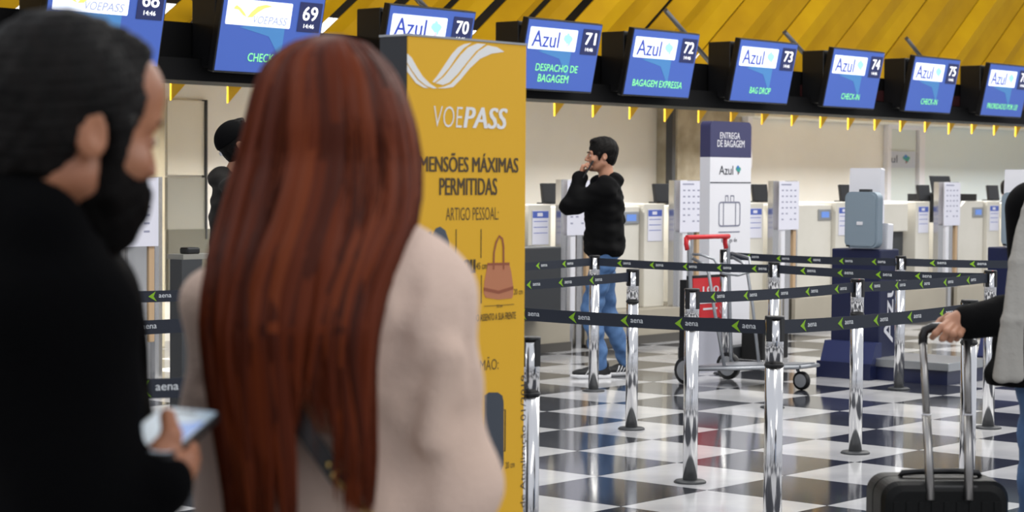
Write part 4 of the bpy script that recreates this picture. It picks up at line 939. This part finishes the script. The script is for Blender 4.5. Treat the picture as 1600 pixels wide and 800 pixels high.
# ------------------------------------------------------------------ foreground man with the beard
MD = 2.45
T = at(60, 500, MD+.05); T.z = 0
man = thing('person', 'bearded man in a black coat seen from behind, looking down at a phone', 'person', T, 0)
def L(px, py, D): return at(px, py, D)-T
hyaw, hpit = math.radians(129), .17
R0 = Matrix.Rotation(hyaw, 4, 'Z')@Matrix.Rotation(hpit, 4, 'X'); SCH = 1.0
Mh = Matrix.Translation(L(147, 209, MD-.05)-R0@Vector((-.078*SCH, .01*SCH, -.008*SCH)))@R0@Matrix.Scale(SCH, 4)
nb = L(50, 400, MD+.06)
parts = [head_part(Mh, .0028, nb, .060, .7, 1)]
S = SDF((-.5, -.4, 0), (.5, .5, 1.6), .013)
tc_ = L(5, 620, MD+.14)
S.cap(nb, tc_, .06, .13, .05).ell(tc_, (.15, .15, .22), k=.05).ell(Vector((tc_.x, tc_.y, .95)), (.14, .14, .2), k=.05)
for q in (-1, 1): S.chain([Vector((tc_.x, tc_.y+q*.09, .88)), Vector((tc_.x+.02, tc_.y+q*.1, .48)), Vector((tc_.x, tc_.y+q*.1, .08))], [.085, .058, .04], .03)
sh = L(66, 478, MD-.05); eb = L(92, 870, MD-.08); wr = L(247, 765, MD-.06)
S.chain([sh, eb, wr], [.055, .045, .029], .02); sh2 = sh+Vector((-.02, .34, 0)); eb2 = eb+Vector((.0, .32, 0)); wr2 = L(170, 830, MD+.1)
S.chain([sh2, eb2, wr2], [.055, .045, .029], .02); parts.append(S.mesh())
H = SDF(L(255, 700, MD)-Vector((.11, .16, .13)), L(255, 700, MD)+Vector((.11, .16, .10)), .0024)
H.chain([L(247, 775, MD-.06), L(252, 752, MD-.06), L(270, 728, MD-.05)], [.026, .025, .021], .012)
H.chain([L(255, 742, MD-.07), L(262, 712, MD-.06), L(268, 680, MD-.055), L(262, 650, MD-.035)], [.019, .0145, .0115, .0098], .008)
H.chain([L(240, 745, MD-.06), L(236, 722, MD-.05), L(250, 702, MD-.06)], [.018, .015, .012], .012)
for ch, r0 in (([(276, 722, MD-.05), (292, 716, MD-.04), (297, 702, MD-.02), (290, 696, MD+.0)], .0108), ([(276, 734, MD-.05), (294, 730, MD-.04), (299, 717, MD-.02), (292, 708, MD+.0)], .0112), ([(273, 745, MD-.05), (291, 744, MD-.04), (297, 731, MD-.02), (290, 720, MD+.0)], .0105), ([(268, 757, MD-.05), (284, 757, MD-.04), (291, 746, MD-.02), (285, 735, MD)], .0095)):
    H.chain([L(*p) for p in ch], [r0, r0*.95, r0*.9, r0*.85], .004)
parts.append(H.mesh()); parts.append(hand_part(wr2, Matrix(((0, .9, .4), (-1, 0, 0), (0, -.4, .9))), h=.006))
np_mesh('body', parts, skin_d, man)
eyes(Mh, man)
short_hair(Mh, 'hair', hair_black, man, .003, .013, 0, .022)
c = Mh.translation; S = SDF(c-Vector((.17, .17, .24)), c+Vector((.17, .17, .1)), .003); S.M = Mh
S.ell((0, -.03, -.065), (.064, .085, .065), k=.02).ell((0, -.056, -.104), (.046, .044, .046), k=.03); S.cap((-.066, -.022, -.02), (-.058, -.03, -.07), .013, .02, .015).cap((.066, -.022, -.02), (.058, -.03, -.07), .013, .02, .015)
S.ell((0, -.11, -.012), (.052, .05, .042), k=.012, mode='s'); S.ell((0, .04, -.10), (.075, .05, .05), k=.012, mode='s'); S.ell((0, -.125, -.066), (.026, .02, .008), k=.006, mode='s'); S.ell((-.083, -.035, .0), (.03, .016, .02), k=.01, mode='s') if False else None
S.folds(.0006, (70, 70, 90), 6); np_mesh('beard', [S.mesh()], mat('beard_black', '060403', .7, spec=.1, bump=.5, bscale=200), man)
# coat
S = SDF((-.5, -.4, .55), (.42, .55, 1.56), .0065)
S.cap(nb+Vector((0, 0, .0)), tc_, .095, .17, .05).ell(tc_+Vector((0, 0, .02)), (.15, .18, .27), k=.05).ell(Vector((tc_.x, tc_.y, .95)), (.15, .18, .3), k=.06)
S.cap(nb, sh, .085, .085, .05).cap(nb+Vector((.0, .08, -.03)), sh2, .075, .07, .05)
S.chain([sh, eb, wr], [.093, .082, .040], .03); S.chain([sh2, eb2, wr2], [.07, .06, .045], .03)
S.cap(sh.lerp(eb, .1), sh.lerp(eb, .8), .098, .086, .04)
cl = Mh.translation+Vector((-.03, .02, -.15)); S.cap(L(-10, 322, MD+.06), L(72, 345, MD+.02), .085, .064, .03).cap(L(-30, 325, MD-.0), L(58, 368, MD-.06), .066, .062, .03)
S.cap(L(95, 330, MD-.02), L(150, 250, MD), .05, .08, .012, mode='s')
S.folds(.005, (10, 10, 14), 12); S.cut((0, 0, .62), (0, 0, -1)); np_mesh('coat', [S.mesh()], black_wool, man)
S = SDF((-.5, -.3, 0), (.4, .55, 1.0), .014)
for q in (-1, 1): S.chain([Vector((tc_.x, tc_.y+q*.09, .9)), Vector((tc_.x+.02, tc_.y+q*.1, .48)), Vector((tc_.x, tc_.y+q*.1, .1))], [.1, .078, .066], .02); 
np_mesh('trousers', [S.mesh()], dark_jeans, man)
for q in (-1, 1): shoe(Vector((tc_.x, tc_.y+q*.1, 0)), PI/2, man)
# his phone
pc = at(260, 672, MD-.0); pv = Vector((.22, .95, .20)).normalized(); pw = Vector((.97, -.22, -.06)); pw = (pw-pv*pw.dot(pv)).normalized(); pn = pw.cross(pv)
ph = thing('phone', 'large phone with a lit pale screen in the bearded man\'s hand', 'phone', pc); ph.matrix_world = Matrix.Translation(pc)@Matrix((pw, pv, pn)).transposed().to_4x4()
b = MB(); rr = rrect(-.039, .039, -.082, .082, .01, 4); n = len(rr); b.add([(x, y, -.010) for x, y in rr]+[(x, y, 0) for x, y in rr], [[*range(n)][::-1], [n+k for k in range(n)]]+[(k, (k+1) % n, n+(k+1) % n, n+k) for k in range(n)]); b.build('case', black_plastic, ph)
rr = rrect(-.036, .036, -.079, .079, .008, 4); n = len(rr); b = MB(); b.add([(x, y, .0008) for x, y in rr], [[*range(n)]]); dsp = b.build('display', mat('phone_display', 'a9bcca', .3, emis=.12), ph)
b = MB(); b.add([(.0, -.04, .0012), (.034, -.04, .0012), (.034, .04, .0012), (.0, .02, .0012)], [(0, 1, 2, 3)]); b.build('picture', mat('phone_map', '4b80cc', .3, emis=.2), dsp)
b = MB(); b.add([(-.012, .06, .0012), (.012, .06, .0012), (.012, .07, .0012), (-.012, .07, .0012)], [(0, 1, 2, 3)]); b.build('picture', mat('phone_dark', '46505a', .3), dsp)

# ------------------------------------------------------------------ foreground woman, red hair, from behind
WD = 2.82
T = at(520, 500, WD); T.z = 0
wo = thing('person', 'woman with long red hair in a pale beige coat seen from behind', 'person', T, 0)
def L(px, py, D): return at(px, py, D)-T
Mh = frame_zx(L(512, 222, WD), PI-.15, .05, .98); nb = L(520, 400, WD+.02)
parts = [head_part(Mh, .005, nb, .05)]
tc_ = L(520, 600, WD)
S = SDF((-.4, -.3, 0), (.4, .5, 1.45), .013)
S.cap(nb, tc_, .05, .12, .05).ell(tc_, (.14, .10, .2), k=.05).ell(Vector((0, 0, .95)), (.15, .11, .18), k=.05)
for q in (-1, 1): S.chain([Vector((q*.085, 0, .88)), Vector((q*.09, 0, .48)), Vector((q*.09, .03, .08))], [.085, .058, .04], .03)
shl, ell_, wrl = L(352, 482, WD-.01), L(372, 790, WD-.02), L(420, 850, WD+.25)
shr, elr, wrr = L(652, 476, WD-.04), L(700, 770, WD-.05), L(640, 850, WD+.22)
S.chain([shl, ell_, wrl], [.05, .04, .026], .02).chain([shr, elr, wrr], [.05, .04, .026], .02); parts.append(S.mesh())
for wq in (wrl, wrr): parts.append(hand_part(wq, Matrix(((1, 0, 0), (0, 1, 0), (0, 0, 1))), h=.006, curl=(.5, .6, .4)))
np_mesh('body', parts, skin, wo); eyes(Mh, wo)
coat_m = mat('beige_coat', 'dcc2b2', .95, col2='d0b6a5', nscale=5, bump=.35, bscale=160)
S = SDF((-.36, -.32, .7), (.38, .42, 1.5), .0055)
S.cap(nb+Vector((0, 0, -.02)), L(520, 470, WD), .075, .13, .04).ell(L(520, 520, WD), (.165, .115, .13), k=.05).ell(L(522, 680, WD), (.165, .118, .2), k=.06).ell(L(525, 880, WD), (.18, .13, .2), k=.06)
S.cap(nb, shl, .06, .058, .04).cap(nb+Vector((0, -.02, 0)), shr, .078, .078, .05)
S.chain([shl, shl.lerp(ell_, .5), ell_, wrl], [.058, .060, .056, .05], .025); S.chain([shr, shr.lerp(elr, .45), elr, wrr], [.070, .070, .064, .05], .03)
S.cap(L(600, 392, WD-.04), L(640, 420, WD-.06), .045, .045, .03).cap(L(440, 420, WD-.02), L(400, 440, WD-.02), .04, .04, .03)
# creases on the sleeve and behind the shoulder
S.chain([L(648, 400, WD-.13), L(640, 460, WD-.135), L(622, 540, WD-.13), L(600, 600, WD-.128)], [.010, .014, .014, .008], .025, mode='s')
S.chain([L(618, 560, WD-.135), L(640, 640, WD-.135), L(648, 820, WD-.13)], [.008, .016, .018], .025, mode='s')
S.chain([L(610, 600, WD-.13), L(660, 590, WD-.135), L(715, 560, WD-.135)], [.006, .010, .006], .025, mode='s')
S.chain([L(690, 650, WD-.135), L(730, 662, WD-.125), L(765, 640, WD-.09)], [.006, .012, .012], .02, mode='s')
S.chain([L(735, 470, WD-.10), L(738, 540, WD-.10), L(755, 600, WD-.09)], [.006, .010, .008], .02, mode='s')
S.chain([L(318, 600, WD-.07), L(350, 610, WD-.085), L(372, 600, WD-.08)], [.010, .010, .006], .015, mode='s')
S.cap(L(672, 690, WD-.115), L(700, 560, WD-.115), .02, .016, .03)
S.folds(.004, (6, 6, 9), 21); np_mesh('coat', [S.mesh()], coat_m, wo)
S = SDF((-.25, -.2, 0), (.25, .2, 1.0), .014)
for q in (-1, 1): S.chain([Vector((q*.085, 0, .9)), Vector((q*.09, 0, .48)), Vector((q*.09, .03, .1))], [.1, .07, .055], .02)
np_mesh('trousers', [S.mesh()], dark_jeans, wo)
for q in (-1, 1): shoe(Vector((q*.09, .01, 0)), PI, wo)
# strap of a bag across the back, black with gold fittings
sm_ = mat('strap_black', '0a0a0c', .35); gold = mat('gold', (.75, .52, .18), .25, 1)
SB = .157
spts = [L(385, 440, WD-.09), L(420, 555, WD-.148), L(455, 635, WD-SB), L(490, 692, WD-SB-.004), L(535, 755, WD-SB-.002), L(590, 820, WD-.14)]
def ribbon(pts, wv, th, name, m, par):
    b = MB(); n = len(pts); vs = []
    for p in pts: vs += [p-wv, p+wv, p+wv+Vector((0, -th, 0)), p-wv+Vector((0, -th, 0))]
    fs = []
    for i in range(n-1):
        for k in range(4): fs.append((4*i+k, 4*i+(k+1) % 4, 4*i+4+(k+1) % 4, 4*i+4+k))
    fs += [(3, 2, 1, 0), (4*n-4, 4*n-3, 4*n-2, 4*n-1)]; b.add(vs, fs); return b.build(name, m, par)
wv = Vector((.0095, 0, .007)); st = ribbon(spts[:5], wv*1.0, .004, 'bag_strap', sm_, wo)
for px_, py_ in ((514, 726), (521, 742)):
    b = MB(Matrix.Translation(L(px_, py_, WD-SB-.008))@Matrix.Rotation(PI/2, 4, 'X')); b.lathe([(.0045, 0), (.0045, .003), (.002, .005), (.0001, .005)], n=12); b.build('stud', gold, st)
b = MB()
q0 = L(537, 748, WD-SB-.006)
for k in range(14):
    a = 2*PI*k/14; a2 = 2*PI*(k+1)/14; b.tube([q0+Vector((.013*math.cos(a), 0, .011*math.sin(a))), q0+Vector((.013*math.cos(a2), 0, .011*math.sin(a2)))], .0024, 6)
b.build('ring', gold, st)
for k in range(9):
    f = k/9; p = spts[4].lerp(spts[5], f)+Vector((0, -.004, 0)); b = MB(); r_ = .0065
    ax = Vector((.8, 0, -.6)); bx_ = Vector((.6, 0, .8)) if k % 2 else Vector((0, -1, 0))
    ring = [p+ax*r_*1.5*math.cos(2*PI*i/10)+bx_*r_*.7*math.sin(2*PI*i/10) for i in range(11)]; b.tube(ring, .0018, 5, cap=False); b.build('chain_link', gold, st)

# hair: a shell, then locks and fine strands that follow it
TAB = [(58, 495, 530, .0), (62, 475, 556, .02), (70, 456, 572, .04), (82, 437, 586, .065), (100, 417, 603, .08), (125, 404, 620, .095), (150, 395, 632, .105), (200, 383, 648, .118), (250, 370, 657, .122), (300, 358, 661, .118), (350, 348, 655, .105), (400, 341, 636, .088), (450, 337, 617, .07), (500, 336, 606, .06), (560, 341, 601, .052), (620, 350, 602, .046), (700, 364, 604, .042), (760, 373, 600, .04), (860, 380, 592, .036)]
PY = np.array([t_[0] for t_ in TAB], float); XL = np.array([t_[1] for t_ in TAB], float); XR = np.array([t_[2] for t_ in TAB], float); HD = np.array([t_[3] for t_ in TAB])
CD = np.interp(PY, [58, 250, 330, 420, 500, 860], [0, .0, -.04, -.115, -.15, -.155])
ZPY = np.array([L(500, p, WD).z for p in PY]); pxm = FPX/WD
def shellp(phi, py, k=1.0):
    xl, xr, hd, cd = (np.interp(py, PY, a) for a in (XL, XR, HD, CD))
    cx = (xl+xr)/2; hw = (xr-xl)/2/pxm*.955
    dy = cd-hd*k*np.sin(phi); D = WD+dy
    x = ((cx-800)/FPX)*WD-T.x+hw*k*np.cos(phi); z = CAMZ-(py-279)/FPX*WD   # the shell itself has real size at the head's own distance
    return np.stack([x*(D/WD) + T.x*(D/WD-1), dy*np.ones_like(x), CAMZ+(z-CAMZ)*(D/WD)], -1) if False else np.stack([x, dy*np.ones_like(x), z*np.ones_like(x)], -1)
hair_m = bpy.data.materials.new('red_hair'); hair_m.use_nodes = True; nt = hair_m.node_tree; b_ = nt.nodes['Principled BSDF']
geo = nt.nodes.new('ShaderNodeNewGeometry'); rmp = nt.nodes.new('ShaderNodeValToRGB'); nt.links.new(geo.outputs['Random Per Island'], rmp.inputs[0])
e = rmp.color_ramp.elements; e[0].color = srgb('3a1406'); e[1].color = srgb('733416'); e[0].position = 0; e[1].position = 1
k1 = e.new(.35); k1.color = srgb('4e1d0a'); k2 = e.new(.7); k2.color = srgb('61270e'); nt.links.new(rmp.outputs[0], b_.inputs['Base Color'])
b_.inputs['Roughness'].default_value = .5; b_.inputs['Specular IOR Level'].default_value = .14; b_.inputs['Anisotropic'].default_value = .5
# inner shell
nph, npy = 96, 60; pys = np.linspace(58.5, 565, npy); ph_ = np.linspace(0, 2*PI, nph, endpoint=False)
V = np.concatenate([shellp(ph_, p, .93-.05*np.sin(7*ph_+.01*p)**2) for p in pys]); idx = np.arange(nph)
Q = np.concatenate([np.stack([i*nph+idx, i*nph+(idx+1) % nph, (i+1)*nph+(idx+1) % nph, (i+1)*nph+idx], 1) for i in range(npy-1)])
inner = mat('hair_inner', '3a170c', .6)
hb = np_mesh('hair', [(V, Q)], inner, wo)
def strands(name, count, rad, nseg, nside, lo_k, hi_k, seed, flat=.45, pend=(560, 830)):
    r = np.random.default_rng(seed); Vs = []; Qs = []; base = 0
    for i in range(count):
        phi0 = r.uniform(-.25, PI+.25) if r.random() < .86 else r.uniform(PI, 2*PI)
        xn = math.cos(phi0)
        pe = r.uniform(*pend)
        if phi0 > PI+.3: pe = min(pe, 420)
        # the gap in the lower hair right of the strap
        if -.06 < xn < .6: pe = min(pe, 560+abs(xn-.25)/.34*120+r.uniform(-15, 25)+(r.random() < .04)*120)
        elif xn >= .6: pe = r.uniform(690, 790)
        else: pe = max(pe, r.uniform(600, 860))
        u = np.linspace(0, 1, nseg); py = 59+(pe-59)*(u**1.12)
        wav = r.uniform(.0, .085)*np.sin(u*r.uniform(5, 12)+r.uniform(0, 6.28))*u**.8
        phi = phi0+wav*1.6+r.normal()*.05*u; k = r.uniform(lo_k, hi_k)+.02*np.sin(u*6+r.uniform(0, 6))
        if pe > 640: k = k*(1-.0*u)
        P = np.array([shellp(phi[j], py[j], k[j]) for j in range(nseg)])
        # start points gather along the parting
        tan = np.gradient(P, axis=0); tan /= np.linalg.norm(tan, axis=1)[:, None]+1e-9
        cen = np.array([(P[j][0]*0, 0, 0) for j in range(nseg)])
        nrm = np.stack([np.cos(phi), -np.sin(phi), np.zeros(nseg)+.15], 1); nrm -= tan*(nrm*tan).sum(1)[:, None]; nrm /= np.linalg.norm(nrm, axis=1)[:, None]+1e-9
        bin_ = np.cross(tan, nrm); wd = rad*r.uniform(.6, 1.3)*np.clip(np.minimum(u*7+.25, (1-u)*3.2+.04), 0, 1)
        ring = []
        for a in range(nside):
            an = 2*PI*a/nside; ring.append(P+bin_*(wd*math.cos(an))[:, None]+nrm*(wd*flat*math.sin(an))[:, None])
        V = np.stack(ring, 1).reshape(-1, 3); j0 = np.arange(nseg-1)[:, None]*nside; a0 = np.arange(nside)[None, :]
        q = np.stack([j0+a0, j0+(a0+1) % nside, j0+nside+(a0+1) % nside, j0+nside+a0], -1).reshape(-1, 4)
        Vs.append(V); Qs.append(q+base); base += len(V)
    o = np_mesh(name, [(np.concatenate(Vs), np.concatenate(Qs))], hair_m, hb); o['kind'] = 'stuff'; return o
strands('hair_locks', 420, .0125, 34, 6, .93, 1.0, 5)
strands('hair_strands', 2600, .0011, 30, 3, .97, 1.03, 9, flat=1, pend=(520, 850))
